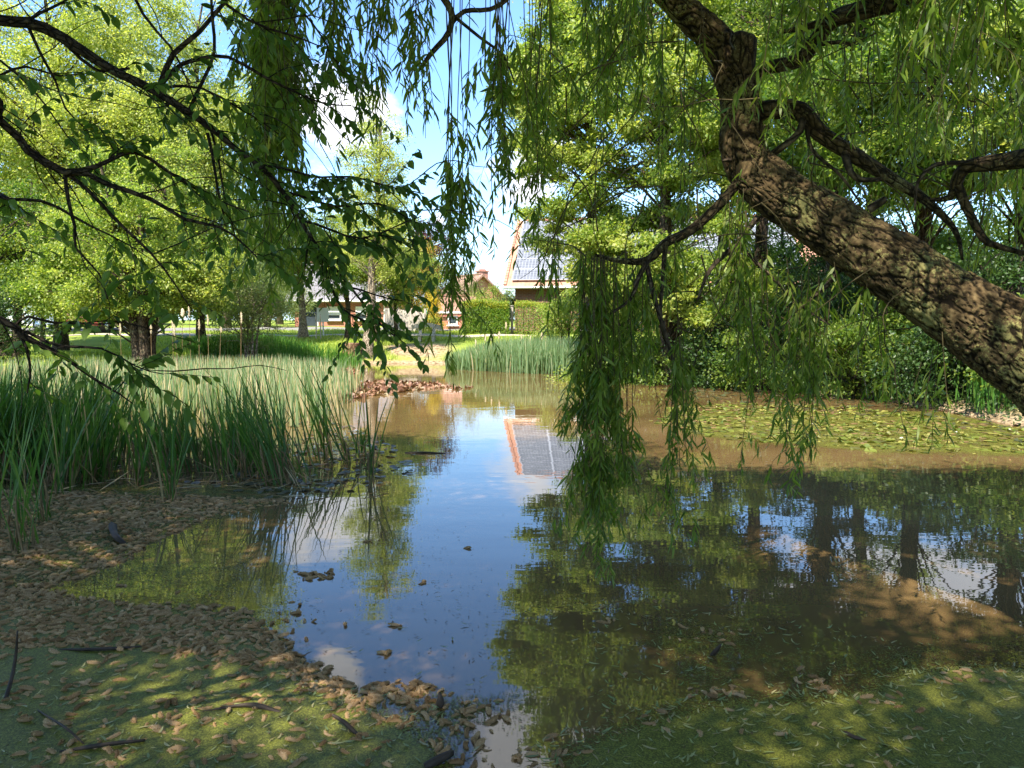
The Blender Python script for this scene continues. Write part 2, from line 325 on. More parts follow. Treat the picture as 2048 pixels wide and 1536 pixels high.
# worn sandy patch on the far slope
vd = n.new('ShaderNodeVectorMath'); vd.operation = 'DISTANCE'; pc = G(860, 692, .45); vd.inputs[1].default_value = (pc.x, 30.2, .5)
sc_ = n.new('ShaderNodeMapping'); sc_.inputs['Scale'].default_value = (1, 1, 1); l.new(tcn.outputs['Object'], sc_.inputs[0]); l.new(sc_.outputs[0], vd.inputs[0])
pa = n.new('ShaderNodeMath'); pa.operation = 'MULTIPLY_ADD'; pa.inputs[1].default_value = 3.0; l.new(n1.outputs[0], pa.inputs[0]); l.new(vd.outputs['Value'], pa.inputs[2])
pm = n.new('ShaderNodeMapRange'); pm.inputs[1].default_value = 2.5; pm.inputs[2].default_value = 3.1; l.new(pa.outputs[0], pm.inputs[0])
mn = n.new('ShaderNodeMath'); mn.operation = 'MULTIPLY'; l.new(mz.outputs[0], mn.inputs[0]); l.new(pm.outputs[0], mn.inputs[1])
# bare shaded soil below the trees of the right bank
rb = n.new('ShaderNodeMapRange'); rb.inputs[1].default_value = 3.2; rb.inputs[2].default_value = 5; rb.inputs[3].default_value = 1; rb.inputs[4].default_value = 0.15; l.new(sx.outputs[0], rb.inputs[0])
rby = n.new('ShaderNodeMapRange'); rby.inputs[1].default_value = 24; rby.inputs[2].default_value = 27; rby.inputs[3].default_value = 0; rby.inputs[4].default_value = 1; l.new(sx.outputs[1], rby.inputs[0])
mxx = n.new('ShaderNodeMath'); mxx.operation = 'MAXIMUM'; l.new(rb.outputs[0], mxx.inputs[0]); l.new(rby.outputs[0], mxx.inputs[1])
mn2 = n.new('ShaderNodeMath'); mn2.operation = 'MULTIPLY'; l.new(mn.outputs[0], mn2.inputs[0]); l.new(mxx.outputs[0], mn2.inputs[1])
mg = n.new('ShaderNodeMix'); mg.data_type = 'RGBA'; l.new(mn2.outputs[0], mg.inputs[0]); l.new(rs.outputs[0], mg.inputs[6]); l.new(r1.outputs[0], mg.inputs[7])
l.new(mg.outputs[2], b.inputs['Base Color']); b.inputs['Roughness'].default_value = 1; b.inputs['Specular IOR Level'].default_value = .1
bp = n.new('ShaderNodeBump'); bp.inputs['Distance'].default_value = .05; nb = n.new('ShaderNodeTexNoise'); nb.inputs['Scale'].default_value = 18; nb.inputs['Detail'].default_value = 6
l.new(tcn.outputs['Object'], nb.inputs['Vector']); l.new(nb.outputs[0], bp.inputs['Height']); l.new(bp.outputs[0], b.inputs['Normal'])
gm.obj('ground', m, kind='structure')

# water
m, n, l, b = newmat('pond_water')
tcn = n.new('ShaderNodeTexCoord'); n1 = n.new('ShaderNodeTexNoise'); n1.inputs['Scale'].default_value = .5; n1.inputs['Detail'].default_value = 5; l.new(tcn.outputs['Object'], n1.inputs['Vector'])
r1 = ramp(n, [(.35, (.095, .058, .023)), (.65, (.155, .10, .042))]); l.new(n1.outputs[0], r1.inputs[0]); l.new(r1.outputs[0], b.inputs['Base Color'])
b.inputs['Roughness'].default_value = .015; b.inputs['IOR'].default_value = 1.6; b.inputs['Specular IOR Level'].default_value = .5
n2 = n.new('ShaderNodeTexNoise'); n2.inputs['Scale'].default_value = 1.4; n2.inputs['Detail'].default_value = 3; mpw = n.new('ShaderNodeMapping'); mpw.inputs['Scale'].default_value = (1, 2.2, 1)
l.new(tcn.outputs['Object'], mpw.inputs[0]); l.new(mpw.outputs[0], n2.inputs['Vector'])
bp = n.new('ShaderNodeBump'); bp.inputs['Strength'].default_value = 1; bp.inputs['Distance'].default_value = .0016; l.new(n2.outputs[0], bp.inputs['Height']); l.new(bp.outputs[0], b.inputs['Normal'])
wm = MB(); xs = np.linspace(-26, 26, 40); ys = np.linspace(-1, 34, 40); XX, YY = np.meshgrid(xs, ys); ii, jj = np.meshgrid(np.arange(39), np.arange(39)); q = (jj * 40 + ii).ravel()
wm.add(np.stack([XX, YY, XX * 0], -1).reshape(-1, 3), np.stack([q, q + 1, q + 41, q + 40], -1)); wm.obj('pond_water', m, kind='structure')

# road beyond the lawn
def strip(name, pts, w, mat, lift):
    mb = MB(); pts = np.array(pts, float); T = unit(np.gradient(pts, axis=0)); s = np.stack([-T[:, 1], T[:, 0]], -1)
    rows = [pts + s * w * t for t in (-.5, -.17, .17, .5)]; V = []
    for i in range(len(pts)):
        for r in rows: V.append((r[i][0], r[i][1], H1(*r[i]) + lift))
    Fq = [(i * 4 + j, i * 4 + j + 1, i * 4 + j + 5, i * 4 + j + 4) for i in range(len(pts) - 1) for j in range(3)]
    mb.add(V, Fq); return mb.obj(name, mat, kind='structure')
M['path'] = noise_mat('gravel_path', [(.30, .25, .18), (.48, .42, .32)], 6, 1, .3, 40)
M['asph'] = noise_mat('asphalt', [(.16, .15, .14), (.24, .23, .21)], 8, .9, .2, 60)
strip('path', [(x, 35.2 + .25 * math.sin(x * .3)) for x in np.linspace(-24, 1.5, 50)], .9, M['path'], .02)
strip('road', [(x, 41.0 + x * .02) for x in np.linspace(-60, 3, 60)], 3.6, M['asph'], .02)

# ------------------------------------------------------------------ trees
def crown_leaves(mb, centers, radii, nper, l0, l1, tmpl=T_RHOMB, wr=.55, flat=.5, m=0, up=.5, shade=None):
    """leaf sized faces gathered in uneven clumps"""
    for c, r, k in zip(centers, radii, nper):
        k = int(k)
        if k < 1: continue
        d = rdir(k); rad = RG.random(k) ** .5 * (1 + .42 * RG.normal(size=k)); p = np.array(c) + d * rad[:, None] * np.array([r, r, r * flat])
        a = rdir(k) * .9 + d * .6; a[:, 2] -= .25; nn = rdir(k); nn[:, 2] += up * 1.6
        l = RG.uniform(l0, l1, k); bias = RG.uniform(-.22, .22)
        leaves(mb, p, a, nn, l, l * wr * RG.uniform(.8, 1.15, k), tmpl, m, np.clip(RG.normal(.5 + bias, .22, k), 0, 1))
def make_tree(name, label, cat, base, H, tr, crown, leafmat, barkmat, nleaf, ls, lean=(0, 0), group=None, flat=.5, stems=1, clump=(.5, 1.0), forkz=.35, nl=60, wr=.6, gaps=.0, tshow=True):
    """crown : list of ellipsoids (dx,dy,z,rx,ry,rz,weight) relative to base"""
    root = empty(name, base, label=label, cat=cat, group=group); base = np.array(base)
    tm = MB(); tops = []
    for s_ in range(stems):
        ang = s_ / max(stems, 1) * 6.28 + .6; sp = 0 if stems == 1 else 1
        pts = []
        for i in range(8):
            t = i / 7; w = .12 * H / 10
            pts.append((base[0] + lean[0] * t + sp * math.cos(ang) * (.12 + .11 * H * t ** 1.3) + RG.normal() * w * t, base[1] + lean[1] * t + sp * math.sin(ang) * (.12 + .11 * H * t ** 1.3) + RG.normal() * w * t,
                        base[2] - .15 + t * H * .93, max(.02, tr * (1 - .8 * t) * (1.45 if i == 0 else 1))))
        pth = smooth_path(pts, .22); tube(tm, pth, 10, lump=.06); tops.append(pth)
    cen = []; rad = []; wt = []
    tot = sum(c[6] for c in crown)
    for (dx, dy, z, rx, ry, rz, w) in crown:
        k = max(3, int(nl * w / tot))
        for i in range(k):
            d = rdir(1)[0]; rr = RG.random() ** .38
            c = base + np.array([dx, dy, z]) + d * rr * np.array([rx, ry, rz]); r = RG.uniform(*clump)
            if RG.random() < gaps: continue
            cen.append(c); rad.append(r); wt.append(r * r)
            P0 = tops[RG.integers(len(tops))]; zt = np.clip(c[2] - .35 * np.hypot(c[0] - base[0], c[1] - base[1]) - .3, base[2] + H * .12, base[2] + H * .85)
            j = int(np.argmin(np.abs(P0[:, 2] - zt))); a = P0[j]; mid = (a[:3] + c) / 2; mid[2] += .12 * np.linalg.norm(c - a[:3]) + RG.normal() * .1
            tube(tm, smooth_path([(a[0], a[1], a[2], min(a[3] * .4, .035)), (mid[0], mid[1], mid[2], .014), (c[0], c[1], c[2], .006)], .35), 5)
    tm.obj('trunk', barkmat, root)
    wt = np.array(wt); lm = MB(); crown_leaves(lm, cen, rad, nleaf * wt / wt.sum(), ls * .7, ls * 1.3, flat=flat, wr=wr)
    lm.obj('crown', leafmat, root)
    return root

def bx(x, D): return P(x, 660, D).x
def base_at(x, D): X = bx(x, D); return (X, D, H1(X, D))
FB = 'trees beyond the pond'
# left mass
make_tree('willow_tree', 'tall pale yellow-green tree filling the upper left beyond the reeds', 'tree', base_at(120, 27), 14, .2,
          [(0, -.5, 3.0, 3.6, 2.4, 1.7, .8), (0, 0, 8.6, 4.6, 3.5, 5.6, 3), (-3, 1, 7, 3, 3, 4, 1.2), (2.5, 0, 6, 2.6, 2.6, 3, 1)], M['pale'], M['bbark'], 210000, .10, group=None, nl=380, clump=(.4, 1.05), flat=.8, wr=.55, gaps=.12)
make_tree('willow_tree', 'second tall pale tree, right of the tallest pale tree, feathery crown against blue sky', 'tree', base_at(400, 30), 14, .16,
          [(-.3, -.5, 3.0, 2.6, 2.0, 1.7, .8), (0, 0, 8.2, 3.0, 2.6, 5.8, 3), (-2, 0, 6, 2, 2, 3, 1)], M['pale'], M['bbark'], 150000, .10, lean=(.6, 0), nl=300, clump=(.35, .95), flat=.8, wr=.5, gaps=.12)
make_tree('alder_tree', 'bushy lime-green multi-stemmed tree with sunlit stems at the reed bed edge', 'tree', base_at(285, 22.5), 6.6, .17,
          [(0, 0, 4.2, 2.9, 2.2, 2.6, 3), (-1.5, 0, 2.6, 1.8, 1.6, 1.1, 1), (1.6, -.2, 2.8, 1.5, 1.4, 1.2, 1)], M['lime'], M['bbark'], 85000, .085, stems=4, nl=210, clump=(.2, .6), flat=.5, gaps=.15)
make_tree('alder_tree', 'low spreading green tree over the dark lawn at the far left edge', 'tree', base_at(20, 24), 6.0, .16,
          [(0, 0, 3.8, 3.2, 2.0, 2.3, 3), (1.5, 0, 2.5, 1.6, 1.3, .9, 1)], M['mid'], M['bbark'], 30000, .09, stems=2, nl=80, clump=(.4, .85), flat=.5)
make_tree('small_tree', 'small orange and yellow tinted tree between the pale trees at far left', 'tree', base_at(85, 31), 4.6, .1,
          [(0, 0, 3.1, 2.3, 1.6, 1.5, 3)], M['orange'], M['bbark'], 12000, .085, nl=45, clump=(.35, .7))
make_tree('dense_shrub', 'dark rounded bush on the shaded lawn at the left edge', 'bush', base_at(-25, 21.5), 1.9, .06,
          [(0, 0, 1.1, 1.7, 1.2, .95, 3)], M['dark'], M['bbark'], 14000, .06, stems=3, nl=50, clump=(.3, .6), flat=.8)
make_tree('willow_shrub', 'grey-green willow bush standing behind the reeds, left of the leaning birch', 'bush', base_at(500, 25), 3.2, .05,
          [(0, 0, 1.9, 1.25, 1, 1.5, 3)], M['grey'], M['lbark'], 17000, .07, stems=4, nl=60, clump=(.25, .55), flat=.9, wr=.35)
# centre trees on the far lawn
make_tree('birch_tree', 'slender birch with pale leaning trunk and airy narrow crown on the far bank', 'tree', base_at(733, 29), 9.6, .19,
          [(.45, 0, 6.6, 1.25, 1.2, 3.1, 3), (.5, 0, 3.9, 1.9, 1.4, 1.2, 1.1)], M['pale'], M['lbark'], 26000, .075, lean=(.75, 0), nl=110, clump=(.25, .6), flat=.7)
make_tree('lawn_tree', 'tree with thick pale flared trunk left of the white sign', 'tree', base_at(606, 34), 6.4, .19,
          [(0, 0, 3.9, 2.5, 2, 2.3, 3)], M['lime'], M['lbark'], 30000, .085, nl=60, clump=(.4, .8), gaps=.2)
make_tree('lawn_tree', 'thin straight tree in front of the brick wall between its two windows', 'tree', base_at(697, 33.5), 6.0, .14,
          [(0, 0, 3.5, 1.9, 1.5, 1.9, 3)], M['lime'], M['bbark'], 20000, .08, nl=50, clump=(.35, .7), gaps=.2)
make_tree('lawn_tree', 'thin dark tree just behind the leaning birch trunk', 'tree', base_at(752, 32), 5.6, .12,
          [(.2, 0, 3.6, 1.8, 1.4, 1.7, 3)], M['lime'], M['bbark'], 20000, .08, nl=50, clump=(.35, .7), gaps=.2)
make_tree('lawn_tree', 'small round lime-green tree in front of the weathered plank fence', 'tree', base_at(792, 34), 4.6, .1,
          [(.3, .3, 3.1, 1.45, 1.2, 1.3, 3), (.2, 0, 2.0, .7, .7, .5, .5)], M['lime'], M['bbark'], 14000, .08, nl=50, clump=(.3, .65))
make_tree('garden_tree', 'olive-green dense tree rising behind the plank fence', 'tree', base_at(822, 41), 5.6, .16,
          [(0, 0, 2.9, 1.5, 1.4, 2.2, 3)], M['orange'], M['bbark'], 14000, .085, nl=60, clump=(.4, .75), flat=.8)
make_tree('purple_tree', 'dark purple-leaved tree behind the gardens, left of the hanging willow strand', 'tree', base_at(860, 46), 6.6, .15,
          [(0, 0, 4.0, 1.35, 1.3, 2.3, 3)], M['purple'], M['bbark'], 13000, .11, nl=60, clump=(.4, .8), flat=.8)
make_tree('garden_shrub', 'light green feathery conifer left of the small far house', 'bush', base_at(905, 42), 3.6, .1,
          [(0, 0, 2.0, 1.35, 1.2, 1.5, 3)], M['grey'], M['bbark'], 10000, .08, nl=50, clump=(.35, .7), flat=.8, wr=.3)
make_tree('golden_conifer', 'narrow bright yellow conifer beside the fence end', 'bush', base_at(868, 38.5), 2.1, .05,
          [(0, 0, 1.25, .3, .3, 1.0, 3), (.15, 0, .5, .5, .4, .4, 1)], M['gold'], M['bbark'], 5000, .055, nl=36, clump=(.16, .3), flat=1)
make_tree('garden_shrub', 'low green bush at the foot of the golden conifer', 'bush', base_at(858, 37.5), .8, .03,
          [(0, 0, .4, .7, .4, .35, 3)], M['lime'], M['bbark'], 3000, .05, nl=16, clump=(.2, .35), flat=.8)
make_tree('garden_shrub', 'rounded bright green bush behind the clipped hedge, below the small far house', 'bush', base_at(988, 39.5), 2.4, .06,
          [(0, 0, 1.35, 1.15, .9, .95, 3)], M['lime'], M['bbark'], 8000, .07, nl=36, clump=(.3, .5), flat=.8)
make_tree('garden_shrub', 'small dark bush against the corner of the solar-roofed house', 'bush', base_at(1014, 38.8), 2.0, .05,
          [(0, 0, 1.2, .45, .4, .8, 3)], M['dark'], M['bbark'], 4000, .06, nl=16, clump=(.25, .4), flat=.8)
for i, (x, D, h, w, mt, lb) in enumerate([(560, 52, 7.5, 4, 'mid', 'rounded tree behind the brick house roof'), (650, 56, 6, 4, 'grey', 'pale hazy tree far behind the brick house'), (765, 54, 6.4, 3.4, 'lime', 'far tree behind the plank fence and olive tree'),
                                     (300, 46, 9, 6, 'mid', 'broad tree across the road behind the left reeds'), (60, 48, 10, 7, 'mid', 'broad tree across the road at the far left'), (-140, 34, 12, 5, 'lime', 'tall tree outside the left edge of the lawn'), (455, 44, 7.5, 3.6, 'lime', 'bright tree across the road left of the brick house')]):
    make_tree('distant_tree', lb, 'tree', base_at(x, D), h, .2, [(0, 0, h * .58, w * .5, w * .4, h * .4, 3)], M[mt], M['bbark'], 12000, .13, nl=60, clump=(.5, 1.1), flat=.7)

make_tree('garden_shrub', 'wide pale shrub row left of the brick house', 'bush', base_at(535, 43), 3.0, .06, [(0, 0, 1.6, 2.6, 1, 1.3, 3)], M['grey'], M['bbark'], 15000, .08, stems=4, nl=60, clump=(.3, .6), flat=.8)
make_tree('garden_shrub', 'green shrub across the road behind the willow bush', 'bush', base_at(455, 45), 3.0, .06, [(0, 0, 1.6, 2.4, 1, 1.3, 3)], M['mid'], M['bbark'], 15000, .08, stems=4, nl=60, clump=(.3, .6), flat=.8)
# right mass : a row of tall trees along the right bank
rt = [(1180, 21.5, 13.5, 'tall bright tree at the left end of the right bank wood', [(-.55, 0, 8.0, 2.1, 2.0, 4.4, 4), (.75, -1, 3.9, 1.5, 1.4, 1.5, 1.6), (1.2, 0, 6, 2, 2, 4, 1.4)], 'lime', 105000),
      (1345, 19.5, 13, 'tree behind the heavy willow curtain in the right bank wood', [(0, 0, 7.5, 2.6, 2.2, 4.6, 4), (0, -1.2, 3.2, 2.2, 1.4, 1.3, 1)], 'lime', 62000),
      (1520, 22, 14, 'tall tree seen through the willow fork on the right bank', [(0, 0, 8.5, 2.6, 2.4, 5, 4)], 'mid', 42000),
      (1650, 17.5, 12.5, 'right bank tree standing behind the middle of the willow trunk', [(0, 0, 7.5, 2.4, 2.2, 4.2, 4)], 'mid', 42000),
      (1835, 16.8, 14, 'dark-stemmed tree with bare upper trunk showing blue sky beside it', [(.3, 0, 8.6, 2.6, 2.4, 4.8, 4)], 'mid', 38000),
      (2030, 15.5, 13, 'tree at the right edge of the wood behind the willow limbs', [(0, 0, 7.5, 2.8, 2.4, 4.6, 4)], 'lime', 38000),
      (2240, 15, 12, 'tree just beyond the right edge of the bank wood', [(-.5, 0, 7.0, 2.8, 2.4, 4.6, 4)], 'mid', 26000),
      (1440, 25, 14, 'slim tree deep inside the right bank wood, behind the others', [(0, 0, 9, 3, 2.4, 5, 4)], 'mid', 34000),
      (1740, 23, 15, 'tree deep in the wood behind the dark-stemmed tree', [(0, 0, 9, 3, 2.4, 5.5, 4)], 'lime', 34000)]
for i, (x, D, h, lb, cr, mt, nlf) in enumerate(rt):
    make_tree('bank_tree', lb, 'tree', base_at(x, D), h, .19 + .02 * (i % 3), cr + ([(-.9, -2.2, 4.3, 2.0, 1.3, .8, .9), (-1.6, -3.2, 5.6, 1.8, 1.2, .7, .6)] if D < 21 and x > 1400 else []), M[mt], M['bbark'], int(nlf * 1.15), .095, group='trees of the right bank wood', nl=270, clump=(.22, .62), flat=.42, gaps=.36, lean=(RG.normal() * .4, 0))
for x, D, h, lb, mt in ((1560, 28, 5.2, 'low-crowned tree at the back of the right wood, left part', 'mid'), (1760, 27, 5.2, 'low-crowned tree at the back of the right wood, centre', 'mid'), (1960, 24, 5, 'low-crowned tree at the back of the right wood, right part', 'mid'), (1350, 30, 4.6, 'low-crowned tree between the solar-roofed house and the wood', 'mid'), (2150, 22, 5, 'low-crowned tree beyond the right edge behind the wood', 'mid')):
    make_tree('back_tree', lb, 'tree', base_at(x, D), h, .16, [(0, 0, h * .52, 2.6, 1.6, h * .4, 3)], M[mt], M['bbark'], 18000, .10, nl=110, clump=(.5, 1.0), flat=.5, gaps=.1)
# understorey of the right bank
ub = [(1190, 20.6, 1.1, 'lime', 'bright bush overhanging the water at the end of the far reeds'), (1290, 19.7, 2.0, 'mid', 'leafy bush behind the heavy willow curtain'), (1360, 20.5, 3.0, 'lime', 'sunlit high bush in the wood behind the curtain'),
      (1440, 18.7, 2.4, 'dark', 'bush in the middle of the dark bank, sunlit top'), (1530, 17.6, 2.2, 'mid', 'bush behind the pale green hanging strands'), (1610, 17.2, 2.8, 'dark', 'taller bush under the willow trunk, left part'),
      (1700, 15.9, 1.9, 'mid', 'bush under the middle of the willow trunk'), (1790, 15.6, 2.6, 'mid', 'broad bush under the lower willow trunk'), (1880, 14.3, 1.5, 'dark', 'low bush right of the iris clumps by the bank'),
      (1990, 13.9, 2.8, 'dark', 'dark bush under the willow trunk base'), (2090, 12.6, 2.0, 'mid', 'bush at the right edge of the bank'), (1480, 22, 3.6, 'mid', 'tall bush at the back of the wood'), (1680, 20, 3.8, 'dark', 'dark tall bush at the back of the wood, right part'),
      (1250, 24, 3.2, 'mid', 'large bush behind the far reed clump'), (1850, 18.5, 3.6, 'mid', 'tall bush at the back behind the trunk'), (2060, 17, 3.8, 'mid', 'tall bush at the back right corner of the wood'), (1130, 27, 2.2, 'lime', 'bush between hedge and wood')]
for x, D, h, mt, lb in ub:  # darker leaf tones picked here imitate the shade under the bank trees
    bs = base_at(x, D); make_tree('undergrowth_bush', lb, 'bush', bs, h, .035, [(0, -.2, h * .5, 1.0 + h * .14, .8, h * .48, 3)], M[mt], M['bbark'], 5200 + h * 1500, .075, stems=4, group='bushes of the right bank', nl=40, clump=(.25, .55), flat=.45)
# ground cover along the right bank and the shadowy soil edge
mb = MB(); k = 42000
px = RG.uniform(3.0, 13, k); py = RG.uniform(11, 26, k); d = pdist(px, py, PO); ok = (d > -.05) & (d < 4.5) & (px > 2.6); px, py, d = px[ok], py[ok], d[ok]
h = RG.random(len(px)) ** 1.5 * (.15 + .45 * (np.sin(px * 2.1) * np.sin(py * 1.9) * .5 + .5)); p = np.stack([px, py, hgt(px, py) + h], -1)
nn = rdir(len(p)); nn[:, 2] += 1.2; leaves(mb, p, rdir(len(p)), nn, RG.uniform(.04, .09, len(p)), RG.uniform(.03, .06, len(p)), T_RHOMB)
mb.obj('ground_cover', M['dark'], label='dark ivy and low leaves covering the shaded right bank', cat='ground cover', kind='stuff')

# distant backdrop of trees (reads as one mass behind everything)
mb = MB(); cen = []; rad = []
for a in np.linspace(-48, 48, 120):
    D = RG.uniform(75, 95); hh = RG.uniform(2.5, 6.5) * (1 if a < -8 else (1.8 if a > 9 else .35)); X = math.tan(R(a)) * D
    for z in np.arange(1.5, hh, 1.4): cen.append((X + RG.normal() * .6, D + RG.normal(), 1.4 + z)); rad.append(RG.uniform(1.5, 2.4))
crown_leaves(mb, cen, rad, [260] * len(cen), .25, .5, flat=.7); mb.obj('distant_wood', M['mid'], label='far belt of trees closing the horizon behind the houses', cat='wood', kind='stuff')

# ------------------------------------------------------------------ hedge, houses, fence, bench, sign, stump, car
def hedge(x0, x1, D, h, w, label):
    a, b = base_at(x0, D), base_at(x1, D - .6); root = empty('clipped_hedge', a, label=label, cat='hedge')
    mb = MB(); k = 26000; t = RG.random(k); f = RG.integers(0, 3, k); u = RG.random(k); v = RG.random(k); dep = np.where(f == 0, -w / 2, np.where(f == 1, w / 2, (u - .5) * w)); z = np.where(f == 2, h, v * h) + RG.normal(size=k) * .05
    X = a[0] + (b[0] - a[0]) * t; Y = a[1] + (b[1] - a[1]) * t + dep + RG.normal(size=k) * .06
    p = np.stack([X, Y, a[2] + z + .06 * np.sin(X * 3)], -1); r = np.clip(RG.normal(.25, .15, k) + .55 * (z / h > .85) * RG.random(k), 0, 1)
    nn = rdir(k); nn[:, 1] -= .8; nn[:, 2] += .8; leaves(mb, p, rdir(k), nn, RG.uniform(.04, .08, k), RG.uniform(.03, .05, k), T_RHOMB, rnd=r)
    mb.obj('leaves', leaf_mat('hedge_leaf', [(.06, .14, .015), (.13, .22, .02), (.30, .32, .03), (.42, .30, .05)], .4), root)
    mb = MB()
    for i in range(26):
        t = (i + .5) / 26; x = a[0] + (b[0] - a[0]) * t; y = a[1] + (b[1] - a[1]) * t
        tube(mb, smooth_path([(x, y, a[2] - .1, .03), (x + RG.normal() * .05, y, a[2] + h * .5, .02), (x + RG.normal() * .1, y, a[2] + h * .92, .008)], .3), 5)
    mb.obj('stem', M['bbark'], root)
hedge(925, 1018, 36.6, 1.42, .8, 'clipped yellow-green hedge left of the grey gate post')
hedge(1030, 1330, 36.3, 1.38, .8, 'long clipped hedge in front of the solar-roofed house')
pb = base_at(1024, 36.2); mb = MB(); box(mb, (pb[0], pb[1], pb[2] + .62), (.12, .12, 1.3)); box(mb, (pb[0], pb[1], pb[2] + 1.29), (.16, .16, .05)); mb.obj('gate_post', noise_mat('weathered_wood', [(.16, .14, .12), (.34, .31, .27)], 6, .9, .3, 30, stretch=(6, 6, .6)), label='grey weathered post in the gap between the two hedges', cat='post')
M['wood'] = noise_mat('bleached_planks', [(.30, .26, .22), (.52, .47, .41)], 5, .9, .3, 30, stretch=(8, 8, .5))
M['benchwood'] = noise_mat('bench_wood', [(.30, .27, .22), (.5, .46, .38)], 5, .9, .3, 30, stretch=(.6, 8, 8))
def brick_mat(name, c1, c2, mort, sc=1):
    m, n, l, b = newmat(name); tcn = n.new('ShaderNodeTexCoord'); br = n.new('ShaderNodeTexBrick'); br.inputs['Color1'].default_value = c4(c1); br.inputs['Color2'].default_value = c4(c2); br.inputs['Mortar'].default_value = c4(mort)
    br.inputs['Scale'].default_value = sc; br.inputs['Brick Width'].default_value = .24; br.inputs['Row Height'].default_value = .075; br.inputs['Mortar Size'].default_value = .007
    sp = n.new('ShaderNodeSeparateXYZ'); cb = n.new('ShaderNodeCombineXYZ'); ad = n.new('ShaderNodeMath'); ad.operation = 'ADD'
    l.new(tcn.outputs['Object'], sp.inputs[0]); l.new(sp.outputs[0], ad.inputs[0]); l.new(sp.outputs[1], ad.inputs[1]); l.new(ad.outputs[0], cb.inputs[0]); l.new(sp.outputs[2], cb.inputs[1]); l.new(cb.outputs[0], br.inputs['Vector'])
    l.new(br.outputs[0], b.inputs['Base Color']); b.inputs['Roughness'].default_value = .9; return m
M['brick'] = brick_mat('red_brick', (.42, .15, .09), (.33, .11, .07), (.42, .32, .26))
M['brickd'] = brick_mat('brown_brick', (.24, .09, .055), (.16, .06, .04), (.28, .22, .18))
M['white'] = noise_mat('white_paint', [(.72, .71, .68), (.82, .81, .79)], 3, .5, 0)
M['shut'] = noise_mat('white_shutter', [(.60, .62, .64), (.72, .74, .76)], 2, .6, .15, 30, stretch=(.2, .2, 8))
def plain(name, c, rough=.5, metal=0, spec=.5):
    m, n, l, b = newmat(name); b.inputs['Base Color'].default_value = c4(c); b.inputs['Roughness'].default_value = rough; b.inputs['Metallic'].default_value = metal; b.inputs['Specular IOR Level'].default_value = spec; return m
M['glass'] = plain('window_glass', (.03, .04, .05), .05)
def tile_mat(name, c1, c2):
    m, n, l, b = newmat(name); at = n.new('ShaderNodeTexCoord'); wv = n.new('ShaderNodeTexWave'); wv.bands_direction = 'X'; wv.inputs['Scale'].default_value = 1.6; wv.inputs['Distortion'].default_value = .3
    l.new(at.outputs['Object'], wv.inputs['Vector']); nn_ = n.new('ShaderNodeTexNoise'); nn_.inputs['Scale'].default_value = 3; nn_.inputs['Detail'].default_value = 6; l.new(at.outputs['Object'], nn_.inputs['Vector'])
    r = ramp(n, [(.3, c1), (.7, c2)]); l.new(nn_.outputs[0], r.inputs[0]); l.new(r.outputs[0], b.inputs['Base Color']); b.inputs['Roughness'].default_value = .8
    bp = n.new('ShaderNodeBump'); bp.inputs['Distance'].default_value = .03; bp.inputs['Strength'].default_value = .7; l.new(wv.outputs[0], bp.inputs['Height']); l.new(bp.outputs[0], b.inputs['Normal']); return m
M['tiler'] = tile_mat('orange_roof_tiles', (.36, .16, .10), (.48, .25, .17)); M['tileb'] = tile_mat('brown_roof_tiles', (.22, .12, .09), (.36, .2, .15)); M['tileg'] = tile_mat('grey_roof_tiles', (.12, .11, .12), (.2, .19, .2))

